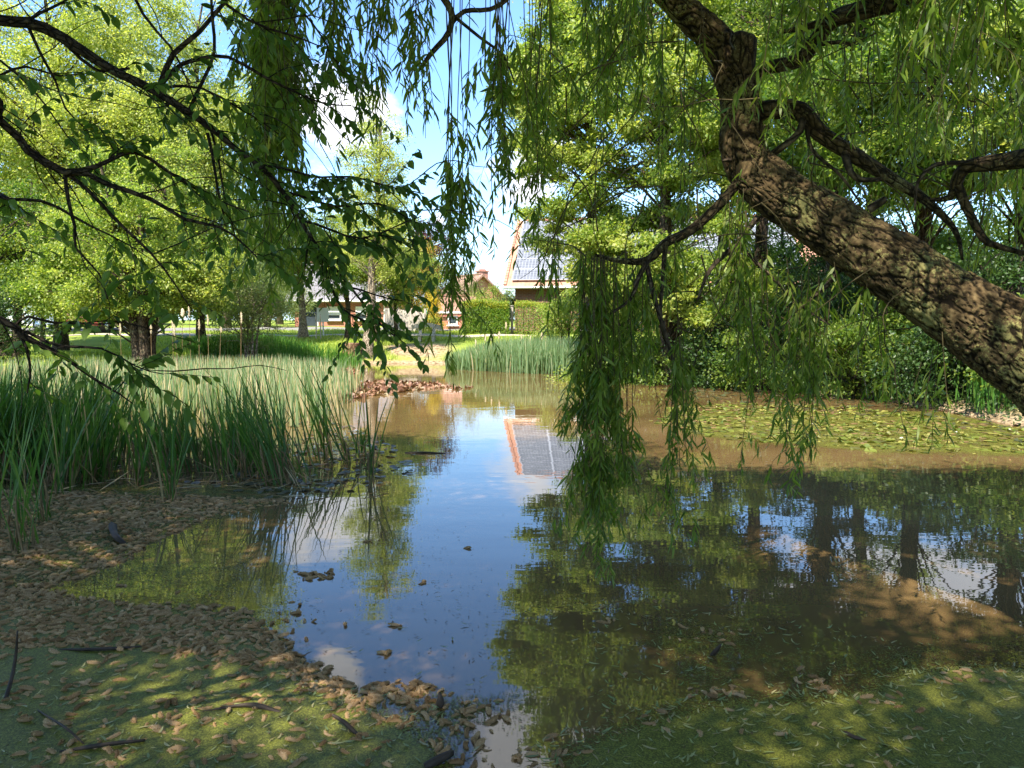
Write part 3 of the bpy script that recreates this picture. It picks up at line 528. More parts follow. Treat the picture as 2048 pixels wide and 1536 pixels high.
def slab(mb, pts, th, m=0):
    """thick polygon : 4 corner points, thickness along normal"""
    p = np.array(pts, float); nrm = np.cross(p[1] - p[0], p[3] - p[0]); nrm /= np.linalg.norm(nrm); q = p - nrm * th
    mb.add(np.vstack([p, q]), [(0, 1, 2, 3), (7, 6, 5, 4), (0, 4, 5, 1), (1, 5, 6, 2), (2, 6, 7, 3), (3, 7, 4, 0)], m)
def house(name, label, org, rot, Lx, Ly, ze, zr, over=.45, wall='brick', roof='tiler', windows=(), chim=None, ridge='x', cat='house'):
    """origin = front left wall corner on the ground, x runs along the front"""
    root = empty(name, org, label=label, cat=cat); root.rotation_euler = (0, 0, rot)
    def part(nm, mb, mat, par=root, smooth=False, **k):
        o = bpy.data.objects.new(nm, mb.mesh(nm, [mat], smooth)); COL.objects.link(o); o.parent = par; return tag(o, **k)
    mb = MB(); t = .28; zb = -.5
    V = [(0, 0, zb), (Lx, 0, zb), (Lx, Ly, zb), (0, Ly, zb), (0, 0, ze), (Lx, 0, ze), (Lx, Ly, ze), (0, Ly, ze)]
    if ridge == 'x':
        V += [(0, Ly / 2, zr - .12), (Lx, Ly / 2, zr - .12)]; mb.add(V, [(0, 1, 5, 4), (1, 2, 6, 5), (2, 3, 7, 6), (3, 0, 4, 7)]); mb.more([(4, 8, 7), (5, 6, 9)])
    else:
        V += [(Lx / 2, 0, zr - .12), (Lx / 2, Ly, zr - .12)]; mb.add(V, [(0, 1, 5, 4), (1, 2, 6, 5), (2, 3, 7, 6), (3, 0, 4, 7)]); mb.more([(4, 5, 8), (6, 7, 9)])
    part('wall', mb, M[wall])
    mb = MB()
    if ridge == 'x':
        sl_ = (zr - ze) / (Ly / 2); e = ze - over * sl_
        slab(mb, [(-over, -over, e + .1), (Lx + over, -over, e + .1), (Lx + over, Ly / 2, zr + .1), (-over, Ly / 2, zr + .1)], .14)
        slab(mb, [(-over, Ly / 2 + .003, zr + .1), (Lx + over, Ly / 2 + .003, zr + .1), (Lx + over, Ly + over, e + .1), (-over, Ly + over, e + .1)], .14)
    else:
        sl_ = (zr - ze) / (Lx / 2); e = ze - over * sl_
        slab(mb, [(-over, Ly + over, e + .1), (-over, -over, e + .1), (Lx / 2, -over, zr + .1), (Lx / 2, Ly + over, zr + .1)], .14)
        slab(mb, [(Lx / 2 + .003, Ly + over, zr + .1), (Lx / 2 + .003, -over, zr + .1), (Lx + over, -over, e + .1), (Lx + over, Ly + over, e + .1)], .14)
    rf = part('roof', mb, M[roof])
    mb = MB()
    for a in range(int(Lx / .35) if ridge == 'x' else int(Ly / .35)):
        if ridge == 'x': box(mb, (a * .35 + .1, Ly / 2, zr + .13), (.36, .22, .12))
        else: box(mb, (Lx / 2, a * .35 + .1, zr + .13), (.22, .36, .12))
    part('ridge_tiles', mb, M['tiler'] if roof != 'tileb' else M[roof], rf)
    for (wx, wz, ww, wh, sh) in windows:
        mb = MB(); f = .07
        box(mb, (wx + ww / 2, -.02, wz + f / 2), (ww, .12, f)); box(mb, (wx + ww / 2, -.02, wz + wh - f / 2), (ww, .12, f)); box(mb, (wx + f / 2, -.02, wz + wh / 2), (f, .12, wh - 2 * f)); box(mb, (wx + ww - f / 2, -.02, wz + wh / 2), (f, .12, wh - 2 * f))
        wdw = part('window', mb, M['white'])
        mb = MB(); box(mb, (wx + ww / 2, -.012, wz + wh / 2), (ww - 2 * f, .03, wh - 2 * f)); part('pane', mb, M['glass'], wdw)
        mb = MB(); box(mb, (wx + ww / 2, -.06, wz - .03), (ww + .12, .2, .05)); part('sill', mb, M['white'], wdw)
        if sh:
            mb = MB(); hs = (wh - 2 * f) * sh; nn_ = max(3, int(hs / .06))
            for q_ in range(nn_): box(mb, (wx + ww / 2, -.045, wz + wh - f - hs * (q_ + .5) / nn_), (ww - 2 * f - .004, .025, hs / nn_ * .96))
            part('shutter', mb, M['shut'], wdw)
    mb = MB(); gz = ze - over * ((zr - ze) / ((Ly if ridge == 'x' else Lx) / 2)) + .02
    if ridge == 'x':
        tube(mb, np.array([(x, -over - .07, gz, .06) for x in np.linspace(-over, Lx + over, 12)]), 8); tube(mb, np.array([(Lx - .1, -.07, z, .04) for z in np.linspace(-.4, gz, 8)]), 8)
    else: tube(mb, np.array([(-over - .07, y, gz, .06) for y in np.linspace(-over, Ly + over, 12)]), 8)
    part('gutter', mb, M['white'], smooth=True)
    if chim:
        mb = MB(); box(mb, (chim[0], chim[1], chim[2]), (.8, .7, 1.5)); box(mb, (chim[0], chim[1], chim[2] + .78), (.95, .85, .1)); box(mb, (chim[0], chim[1], chim[2] + .9), (.5, .4, .12)); part('chimney', mb, M[wall], rf)
    return root, rf, part
# brick house with the white shutters
A = base_at(590, 45); bxr = bx(773, 45)
LxA = bxr - A[0]; sc45 = 45 / F
def wl(x): return (x - 590) * sc45
house('brick_house', 'low orange-red brick house with half-closed white shutters behind the lawn trees', (A[0], 45, 1.05), 0, LxA, 8, 1.85, 4.0, roof='tileg',
      windows=[(wl(655), .55, 28 * sc45, .78, .68), (wl(712), .55, 31 * sc45, .78, .68), (wl(610), .1, .8, 1.6, 0)])
# solar roof house
org = P(1028, 604, 38.2); D0 = org.copy()
rotB = -R(7.6); e0 = P(1007, 576, 37.6)
ux = np.array([math.cos(rotB), math.sin(rotB)]); uy = np.array([-math.sin(rotB), math.cos(rotB)])
ov = .5; zeave = e0.z; pitch = .70; ze = zeave + ov * pitch; o2 = np.array([e0.x, e0.y]) + ux * ov + uy * ov
LyB = 9.8; zrB = ze + pitch * LyB / 2
hb, rfB, partB = house('solar_house', 'large brick house with orange-edged roof covered in solar panels, behind the long hedge', (o2[0], o2[1], .9), rotB, 15, LyB, ze - .9, zrB - .9, over=ov, wall='brickd', roof='tiler', windows=[(3.2, .2, 1.2, 1.3, 0), (7.2, .2, 1.6, 1.3, 0)])
M['pv'] = None
m, n, l, b = newmat('solar_panel'); tcn = n.new('ShaderNodeTexCoord'); br = n.new('ShaderNodeTexBrick'); br.offset = 0
br.inputs['Color1'].default_value = (.10, .105, .12, 1); br.inputs['Color2'].default_value = (.13, .135, .15, 1); br.inputs['Mortar'].default_value = (.26, .27, .29, 1); br.inputs['Scale'].default_value = 1; br.inputs['Brick Width'].default_value = .16; br.inputs['Row Height'].default_value = .16; br.inputs['Mortar Size'].default_value = .012
l.new(tcn.outputs['Object'], br.inputs['Vector']); l.new(br.outputs[0], b.inputs['Base Color']); b.inputs['Roughness'].default_value = .3; M['pv'] = m
M['alu'] = plain('aluminium', (.72, .72, .72), .35, .6)
sl_ = pitch; cs = 1 / math.sqrt(1 + sl_ * sl_); rows = 6; rl = (LyB / 2 + ov) / cs
proto = None
for r_ in range(rows):
    for c_ in range(8):
        s0 = .35 + r_ * .98; x0 = -ov + .38 + c_ * 1.72
        if s0 + .95 > rl - .1: continue
        if proto is None:
            mb = MB(); box(mb, (0, 0, 0), (1.62, .90, .04)); pm_ = mb.mesh('solar_panel', [M['pv']], False)
            mb = MB()
            for sx_, sy_, w_, h_ in ((0, .475, 1.72, .04), (0, -.475, 1.72, .04), (.84, 0, .04, .91), (-.84, 0, .04, .91)): box(mb, (sx_, sy_, .002), (w_, h_, .05))
            fm_ = mb.mesh('frame', [M['alu']], False); proto = 1
        o = bpy.data.objects.new('solar_panel', pm_); COL.objects.link(o); o.parent = rfB
        yy = -ov + (s0 + .47) * cs; zz = zeave - .9 + .1 + (s0 + .47) * cs * sl_
        o.location = (x0 + .85, yy - .12 * sl_ * cs, zz + .12 * cs); o.rotation_euler = (math.atan(sl_), 0, 0)
        f = bpy.data.objects.new('frame', fm_); COL.objects.link(f); f.parent = o
mb = MB()
for q_ in range(26):
    s_ = (q_ + .5) * rl / 26; box(mb, (-ov + .06, -ov + s_ * cs, zeave - .9 + .14 + s_ * cs * sl_), (.15, rl / 26 * .9, .1), tilt=[[1, 0, 0], [0, cs, -sl_ * cs], [0, sl_ * cs, cs]])
partB('verge_tiles', mb, M['tiler'], rfB)
# far small house, shed, left houses
fa = P(950, 600, 62)
house('far_house', 'small distant house with brown gable roof and chimney against the sky', (fa.x - 1.3, 62, 1.3), R(28), 4.0, 5, 2.1, 3.9, wall='brick', roof='tileb', chim=(3.3, 2.5, 3.6), over=.4, windows=[(1.2, .8, 1, 1, 0)], ridge='y')
fa = base_at(873, 40.5)
house('garden_shed', 'little red-roofed garden shed right of the golden conifer', (fa[0], 40.5, fa[2] - .05), 0, 1.9, 2, 1.0, 1.75, wall='brick', roof='tileb', over=.12, windows=[(.6, .3, .5, .5, 0)], cat='shed')
fa = base_at(40, 50); house('roadside_house', 'house with red roof glimpsed through leaves at the far left', (fa[0] - 3, 50, 1.1), R(3), 9, 7, 2.2, 4.8, roof='tiler', windows=[(1, .7, 1.4, 1.2, 0), (5, .7, 1.4, 1.2, 0)])
fa = base_at(-60, 38); house('roadside_house', 'grey-roofed house beyond the left edge of the lawn', (fa[0] - 5, 46, 1.1), R(8), 8, 6, 2.0, 3.9, roof='tileg', wall='white', windows=[(4, .7, 1.4, 1.2, 0)])
# plank fence
def fence():
    a = base_at(771, 38.5); b = base_at(850, 37.5); root = empty('plank_fence', a, label='weathered pale plank fence beside the brick house', cat='fence')
    L_ = math.hypot(b[0] - a[0], b[1] - a[1]); an = math.atan2(b[1] - a[1], b[0] - a[0]); k = int(L_ / .14)
    mb = MB()
    for i in range(k):
        t = (i + .5) / k; h = 1.15 - .2 * t + .015 * RG.normal(); x = a[0] + (b[0] - a[0]) * t; y = a[1] + (b[1] - a[1]) * t; box(mb, (x, y, H1(x, y) + h / 2), (.128, .022, h), an, tilt=None)
    mb.obj('planks', M['wood'], root, smooth=False)
    mb = MB()
    for z in (.3, .85): box(mb, ((a[0] + b[0]) / 2, (a[1] + b[1]) / 2 + .05, (a[2] + b[2]) / 2 + z), (L_, .04, .07), an)
    mb.obj('rail', M['wood'], root, smooth=False)
    for t in (0, .33, .66, 1):
        mb = MB(); x = a[0] + (b[0] - a[0]) * t; y = a[1] + (b[1] - a[1]) * t + .1; box(mb, (x, y, H1(x, y) + .55), (.09, .09, 1.2)); mb.obj('post', M['wood'], root, smooth=False)
fence()
a = base_at(808, 37.3); mb = MB(); th = R(27)
for i in range(9):
    u = (i - 4) * .155; T = [[math.cos(th), 0, math.sin(th)], [0, 1, 0], [-math.sin(th), 0, math.cos(th)]]
    box(mb, (a[0] + u * math.cos(th) * 1.15, a[1], a[2] + .50 - u * .12), (.12, .02, 1.02), 0, tilt=T)
for z in (-.3, .3): box(mb, (a[0] + z * .5, a[1] + .03, a[2] + .5 + z), (1.35, .03, .06))
mb.obj('leaning_fence_panel', M['wood'], smooth=False, label='loose slatted panel leaning askew against the plank fence', cat='fence panel')
# bench
def bench():
    a = base_at(822, 32.0); b = base_at(884, 32.0); root = empty('park_bench', ((a[0] + b[0]) / 2, 32, a[2]), label='wooden bench with curved top rail on the far lawn', cat='bench'); L_ = b[0] - a[0]; cx = (a[0] + b[0]) / 2; z = a[2]
    mb = MB(); p = [(cx + (t - .5) * L_, 32.25, z + .62 + .13 * math.sin(math.pi * t) - .06 * t) for t in np.linspace(0, 1, 20)]
    for i in range(19):
        c = [(p[i][k_] + p[i + 1][k_]) / 2 for k_ in range(3)]; tl = math.atan2(p[i + 1][2] - p[i][2], p[i + 1][0] - p[i][0]); box(mb, c, (L_ / 18.6, .07, .17), 0, tilt=[[math.cos(tl), 0, -math.sin(tl)], [0, 1, 0], [math.sin(tl), 0, math.cos(tl)]], bev=.004)
    mb.obj('backrest', M['benchwood'], root, smooth=False)
    mb = MB(); box(mb, (cx, 31.98, z + .30), (L_ * 1.02, .36, .06)); mb.obj('seat', M['benchwood'], root, smooth=False)
    for t in (-.22, .22):
        mb = MB(); box(mb, (cx + t * L_, 32.2, z + .32), (.13, .1, .66)); mb.obj('leg', M['benchwood'], root, smooth=False)
        mb = MB(); box(mb, (cx + t * L_, 31.88, z + .12), (.13, .1, .28)); mb.obj('leg', M['benchwood'], root, smooth=False)
bench()
# sign board, sapling stakes, stump
a = base_at(646, 34.5); root = empty('sign_board', a, label='blank white notice board on a post in front of the brick house', cat='sign')
mb = MB(); box(mb, (a[0], a[1], a[2] + .95), (.52, .03, .62)); mb.obj('panel', M['white'], root, smooth=False)
mb = MB(); box(mb, (a[0], a[1] + .04, a[2] + .5), (.06, .05, 1.1)); mb.obj('post', M['white'], root, smooth=False)
for i, x in enumerate((632, 641)):
    a = base_at(x, 33.2); mb = MB(); tube(mb, smooth_path([(a[0], a[1], a[2] - .1, .03), (a[0] + .01, a[1], a[2] + .6, .028), (a[0], a[1], a[2] + 1.1, .026)], .2), 8, cap=True)
    mb.obj('wooden_stake', M['wood'], label=['left of the two thin stakes beside the white notice board', 'right of the two thin stakes beside the white notice board'][i], cat='stake')
a = base_at(702, 28.6); mb = MB(); tube(mb, smooth_path([(a[0], a[1], -.05, .36), (a[0], a[1], .2, .33), (a[0], a[1], .72, .32), (a[0], a[1], .74, .30), (a[0], a[1], .745, .02)], .06), 18, lump=.05, cap=True)
mb.obj('tree_stump', bark_mat('stump_bark', (.10, .05, .03), (.26, .14, .08), (.36, .24, .15), (.3, .25, .16), .6, .3), label='reddish brown cut stump beside the foot of the leaning birch', cat='stump')
# parked car, seen through leaves
def car(x, D, rot, label, colr):
    a = base_at(x, D); root = empty('parked_car', (a[0], a[1], H1(a[0], a[1])), label=label, cat='car'); root.rotation_euler = (0, 0, rot)
    def part(nm, mb, mat, par=root, smooth=True): o = bpy.data.objects.new(nm, mb.mesh(nm, [mat], smooth)); COL.objects.link(o); o.parent = par; return o
    prof = [(-2.1, .35), (-2.15, .6), (-2.05, .85), (-1.2, .95), (-.65, 1.40), (.9, 1.44), (1.75, .98), (2.1, .9), (2.15, .55), (2.1, .3)]
    mb = MB(); V = []
    for y, s_ in ((-.85, .98), (-.8, 1), (.8, 1), (.85, .98)):
        for px_, pz in prof: V.append((px_ * s_, y if pz < 1 else y * .82, pz))
    k = len(prof); Fq = [(r * k + j, r * k + (j + 1) % k, (r + 1) * k + (j + 1) % k, (r + 1) * k + j) for r in range(3) for j in range(k)]
    mb.add(V, Fq); tri = [(0, 2, 1), (0, 3, 2), (0, 9, 3), (9, 6, 3), (3, 6, 4), (4, 6, 5), (9, 7, 6), (9, 8, 7)]; mb.more(tri + [(c + 3 * k, b_ + 3 * k, a_ + 3 * k) for a_, b_, c in tri]); part('body', mb, colr, smooth=False)
    for sx in (-1, 1):
        mb = MB(); slab(mb, [(-1.0, sx * .735, 1.0), (1.45, sx * .735, 1.0), (.85, sx * .70, 1.36), (-.6, sx * .70, 1.36)], -.02 * sx); part('side_window', mb, M['glass'], smooth=False)
        for wx in (-1.35, 1.35):
            mb = MB(); th_ = np.linspace(0, 1, 5); tube(mb, np.array([(wx, sx * (.70 + .05 * t * 4), .32, .32 - .04 * abs(t - .5)) for t in th_]), 20, cap=True); w = part('wheel', mb, plain('tyre', (.02, .02, .02), .8))
            mb = MB(); tube(mb, np.array([(wx, sx * (.89 + .006 * t), .32, .2) for t in range(4)]), 14, cap=True); part('rim', mb, M['alu'], w)
        mb = MB(); box(mb, (-2.1, sx * .62, .72), (.12, .28, .16)); part('tail_light', mb, plain('red_lens', (.4, .02, .02), .2), smooth=False)
        mb = MB(); box(mb, (2.09, sx * .6, .7), (.12, .3, .14)); part('headlight', mb, M['alu'], smooth=False)
    mb = MB(); slab(mb, [(-1.2, -.6, .98), (-1.2, .6, .98), (-.7, .55, 1.36), (-.7, -.55, 1.36)], -.03); part('rear_window', mb, M['glass'], smooth=False)
    mb = MB(); slab(mb, [(1.72, .6, 1.0), (1.72, -.6, 1.0), (.97, -.55, 1.4), (.97, .55, 1.4)], -.03); part('windscreen', mb, M['glass'], smooth=False)
car(192, 37.5, R(100), 'maroon parked car seen end-on through the leaves at the left', plain('maroon_paint', (.25, .06, .05), .25))
car(150, 40.5, R(4), 'white parked car behind the leaves on the road at the left', plain('white_car_paint', (.75, .76, .78), .25))

# ------------------------------------------------------------------ reeds, irises, grass
def blades(mb, P0, Hh, az, lean, bend, w, rnd, m=0, seg=6):
    """long leaf blades growing up from P0, leaning towards azimuth az"""
    k = len(P0); t = np.linspace(0, 1, seg + 1)[None]; d = np.stack([np.cos(az), np.sin(az)], -1)
    out = (lean[:, None] * t + bend[:, None] * t ** 2.6) * Hh[:, None]; z = Hh[:, None] * (t - .5 * np.minimum(bend, .8)[:, None] * t ** 3)
    c = P0[:, None] + np.concatenate([d[:, None] * out[..., None], z[..., None]], -1)
    fa = az + RG.uniform(-1.4, 1.4, k); s = np.stack([-np.sin(fa), np.cos(fa), 0 * fa], -1); wid = w[:, None] * np.clip(np.minimum(.55 + t * 2.2, 1) * (1 - t ** 4) + .03, 0, 1)
    V = np.stack([c - s[:, None] * wid[..., None] / 2, c + s[:, None] * wid[..., None] / 2], 2).reshape(k, -1, 3)
    nv = (seg + 1) * 2; f = np.array([(2 * i, 2 * i + 1, 2 * i + 3, 2 * i + 2) for i in range(seg)]); FF = (np.arange(k)[:, None, None] * nv + f[None]).reshape(-1, 4)
    mb.add(V.reshape(-1, 3), FF, m, np.repeat(rnd, nv))
def U(a, b, k): return RG.uniform(a, b, k)
def tint(k, base=.35, sd=.2, dead=.06): r = np.clip(RG.normal(base, sd, k), 0, .78); r[RG.random(k) < dead] = 1; return r

def reed_plant(x, y, h, leanx, nb, label, spread=.09, leany=0, light=False, group='reed plants along the near edge of the reed bed'):
    g = G(x, y); root = empty('reed_plant', g, label=label, cat='reed', group=group); mb = MB()
    p = np.stack([g.x + RG.normal(size=nb) * spread, g.y + RG.normal(size=nb) * spread * 1.2, U(-.03, .0, nb)], -1)
    ax = leanx + RG.normal(size=nb) * .16; ay = leany + RG.normal(size=nb) * .16; az = np.arctan2(ay, ax); ln = np.hypot(ax, ay)
    blades(mb, p, h * U(.62, 1.05, nb), az, ln, np.abs(RG.normal(.05, .09, nb)) * (RG.random(nb) < .6), U(.012, .023, nb), tint(nb), seg=7)
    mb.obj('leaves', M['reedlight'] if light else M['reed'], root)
    mb = MB()
    for i in range(max(2, nb // 2)):
        q = p[RG.integers(nb)]; hh = RG.uniform(.08, .4); tube(mb, smooth_path([(q[0], q[1], -.03, .009), (q[0] + leanx * hh * .5 + RG.normal() * .02, q[1] + RG.normal() * .02, hh * .6, .008), (q[0] + leanx * hh + RG.normal() * .05, q[1] + RG.normal() * .04, hh, .003)], .1), 5)
    mb.obj('old_stalk', M['stalk'], root)
named = [(740, 950, 1.05, .02, 12, 'slim upright reed plant standing alone furthest right in open water', .035), (700, 925, 1.25, -.28, 16, 'reed plant leaning left, next to the furthest right one', .06),
         (650, 925, 1.0, -.2, 12, 'reed plant of short stems leaning left above dark lily pads', .07), (590, 965, 1.35, -.42, 30, 'dense reed plant leaning hard to the left at the reed bed tip', .1),
         (555, 968, 1.2, -.25, 22, 'dense dark reed plant beside the hard-leaning one', .1), (500, 955, 1.1, -.1, 18, 'dense reed plant left of the leaning pair', .1),
         (338, 1000, 1.05, .08, 10, 'nearest small upright reed plant rising from the catkin carpet', .04), (275, 975, 1.0, .02, 10, 'reed plant with upright blades left of the nearest small one', .05),
         (130, 985, 1.1, .05, 12, 'reed plant with brown old stalk standing in catkins', .05), (190, 965, 1.1, .1, 12, 'reed plant standing close to the brown old stalk', .06),
         (55, 1095, 1.0, -.1, 12, 'nearest reed plant in the lower left corner over catkins', .06), (10, 1060, 1.05, .1, 14, 'reed plant cut by the left edge of the picture', .08), (90, 1040, .8, -.05, 7, 'thin short reed plant near the left edge', .04),
         (655, 880, 1.15, -.15, 12, 'reed plant at the back of the tip against pale water', .08), (730, 905, .5, .05, 6, 'very short reed tuft near the furthest right plant', .05)]
for a in named: reed_plant(a[0], a[1], a[2], a[3], a[4], a[5], a[6])
gl = 'shorter dark green reed plant in the front rows at the middle of the reed bed'
for i in range(58):
    if i < 34: x, y, hh = RG.uniform(-70, 215), RG.uniform(885, 965), RG.uniform(1.0, 1.3)
    else: x, y, hh = RG.uniform(200, 560), RG.uniform(885, 955), RG.uniform(.6, .98)
    reed_plant(x, y, hh, RG.normal() * .12 + (.06 if x < 200 else -.05), int(RG.uniform(26, 42)) if i < 34 else int(RG.uniform(14, 28)), 'tall dark green reed plant in the thick shaded clump at the left edge' if i < 34 else gl, .12)
mb = MB(); k = 420; gx_ = np.array([tuple(G(RG.uniform(0, 720), RG.uniform(880, 1000)))[:2] for _ in range(k)])
a = np.stack([RG.normal(size=k), RG.normal(size=k) * .7, U(.02, .55, k)], -1); leaves(mb, np.stack([gx_[:, 0], gx_[:, 1], U(.004, .02, k)], -1), a, rdir(k) + np.array([0, 0, 1.]), U(.12, .5, k), U(.006, .014, k), T_WIL)
mb.obj('dead_reed_straw', leaf_mat('reed_straw', [(.10, .06, .03), (.26, .18, .09), (.42, .33, .2)], .15, .8, .1), label='broken brown reed straw lying between the front reed stems', cat='dead reeds', kind='stuff')
# the sunlit reed bed behind : uncountable
mb = MB(); k = 21000; X = U(-17, -1.2, k); Y = U(11.4, 23, k)
edge = np.interp(Y, [10, 12, 14.5, 17, 19, 23], [-2.5, -2.9, -3.3, -3.4, -4.3, -6.5]) + .25 * np.sin(Y * 3)
dd = pdist(X, Y, PO); ok = (X < edge) & (dd < .2) & ((np.sin(X * 1.3 + Y) * np.sin(Y * 1.1) > -.75)); X, Y = X[ok], Y[ok]; k = len(X)
r = np.clip(RG.normal(.4, .28, k), 0, .8); r[RG.random(k) < .28] = 1
blades(mb, np.stack([X, Y, X * 0 - .05], -1), U(.55, 1.0, k) * np.interp(Y, [11, 23], [1.05, .72]), U(0, 6.28, k), np.abs(RG.normal(0, .10, k)), np.abs(RG.normal(0, .05, k)), U(.015, .026, k), r, seg=4)
mb.obj('reed_bed', M['reedlight'], label='wide pale green sunlit reed bed filling the left of the pond', cat='reed bed', kind='stuff')
# seed heads
M['fluff'] = leaf_mat('seed_head_fluff', [(.45, .36, .24), (.62, .52, .38), (.7, .62, .5)], .3, .95, .05)
def bulrush(g, h, label, group, fat=.03):
    root = empty('bulrush', g, label=label, cat='bulrush', group=group); lx = RG.normal() * .05
    mb = MB(); tube(mb, smooth_path([(g.x, g.y, g.z - .05, .007), (g.x + lx * .5, g.y, g.z + h * .5, .006), (g.x + lx, g.y, g.z + h, .004)], .2), 5); mb.obj('stem', M['stalk'], root)
    mb = MB(); z = g.z + h; tube(mb, smooth_path([(g.x + lx, g.y, z - .22, .006), (g.x + lx, g.y, z - .19, fat * .8), (g.x + lx + .01, g.y, z - .1, fat), (g.x + lx, g.y, z + .0, fat * .6), (g.x + lx, g.y, z + .03, .003)], .02), 8, lump=.2)
    q = rdir(60); leaves(mb, np.array([g.x + lx, g.y, z - .1]) + q * np.array([fat, fat, .12]) * .8, q, rdir(60), U(.02, .04, 60), U(.005, .01, 60), T_RHOMB); mb.obj('seed_head', M['fluff'], root)
for x, D, h in ((360, 18.5, 1.85), (357, 16, 1.5), (478, 17, 1.75), (300, 18, 1.5), (395, 17.5, 1.6), (415, 18, 1.7), (345, 19, 1.6), (380, 18.6, 1.9), (240, 17, 1.5), (435, 19.5, 1.5)):
    bulrush(Vector((bx(x, D), D, 0)), h, 'old brown bulrush with fluffy pale head above the left reed bed', 'old bulrushes in the left reed bed', .013 if x != 360 else .04)
for x, D, h in ((985, 25.2, 1.5), (1010, 25.6, 1.6), (1000, 25, 1.35), (970, 25.6, 1.3), (1040, 25.4, 1.35), (1060, 25.8, 1.5), (955, 25.8, 1.2), (1085, 25.4, 1.3)):
    bulrush(Vector((bx(x, D), D, 0)), h * RG.uniform(.7, 1.0), 'old bulrush with pale fluffy head above the far reed clump', 'old bulrushes in the far reed clump', .024)
# far reed clump at the right of the far shore
mb = MB(); k = 9000; X = U(bx(890, 25.5), bx(1200, 24), k); Y = U(21.5, 26.8, k); fr = np.interp(X, [-2.2, -1, .5, 3.2], [25.2, 24.2, 23.0, 21.8]); ok = Y > fr; X, Y = X[ok], Y[ok]; k = len(X)
hh = np.interp(X, [-2.2, -1.2, 0, 3], [.5, .85, 1.05, 1.05]) * U(.7, 1.15, k)
blades(mb, np.stack([X, Y, X * 0 - .03], -1), hh, U(0, 6.28, k), np.abs(RG.normal(0, .10, k)), np.abs(RG.normal(0, .08, k)), U(.02, .032, k), np.clip(RG.normal(.35, .25, k), 0, 1), seg=4)
mb.obj('far_reeds', M['reedlight'], label='reed clump along the far right shore in front of the lawn', cat='reeds', kind='stuff')
# iris band on the far left shore
mb = MB(); k = 6500; X = U(bx(415, 27), bx(712, 27), k); Y = U(25.2, 28, k)
blades(mb, np.stack([X, Y, hgt(X, Y)], -1), U(.45, .85, k), U(0, 6.28, k), np.abs(RG.normal(0, .12, k)), np.abs(RG.normal(0, .15, k)), U(.022, .035, k), RG.random(k), seg=4)
mb.obj('iris_band', M['iris'], label='band of bright green iris leaves on the far shore left of the stump', cat='irises', kind='stuff')
for i, (x, D) in enumerate(((1770, 15.2), (1805, 15.0), (1965, 13.4), (2010, 13.0), (1985, 12.7), (2045, 12.6))):
    g = Vector((bx(x, D), D, 0)); g.z = max(-.02, H1(g.x, g.y)); root = empty('iris_plant', g, label='iris clump below the two pale dead sticks on the right bank' if i < 2 else 'tall iris clump on the bank under the willow trunk', cat='iris', group='iris clumps on the right bank'); mb = MB(); nb = 34
    blades(mb, np.array(g) + RG.normal(size=(nb, 3)) * np.array([.14, .14, 0]), U(.5, .95, nb) * (.8 if i < 2 else 1.05), U(0, 6.28, nb), np.abs(RG.normal(.1, .12, nb)), np.abs(RG.normal(0, .12, nb)), U(.018, .028, nb), RG.random(nb), seg=5); mb.obj('leaves', M['iris'], root)
# grass on the lawn and shores
mb = MB(); k = 60000; X = U(-16, 7, k); Y = 26.5 + 13 * RG.random(k) ** 1.6; d = pdist(X, Y, PO); ok = (d > .25) & ~((np.hypot(X + 3.1, Y - 30.2) < 1.7)) & (np.abs(Y - 35.2) > .6); X, Y = X[ok], Y[ok]
X2 = U(-22, -9, 16000); Y2 = U(17, 27, 16000); d2 = pdist(X2, Y2, PO); ok = d2 > .2; X = np.concatenate([X, X2[ok]]); Y = np.concatenate([Y, Y2[ok]]); k = len(X)
blades(mb, np.stack([X, Y, hgt(X, Y) - .01], -1), U(.05, .16, k) * (1 + 1.2 * (pdist(X, Y, PO) < .9)), U(0, 6.28, k), np.abs(RG.normal(.1, .2, k)), np.abs(RG.normal(0, .3, k)), U(.012, .03, k), RG.random(k), seg=2)
mb.obj('grass', M['grass'], label='sunlit grass of the lawn and the pond shores', cat='grass', kind='stuff')

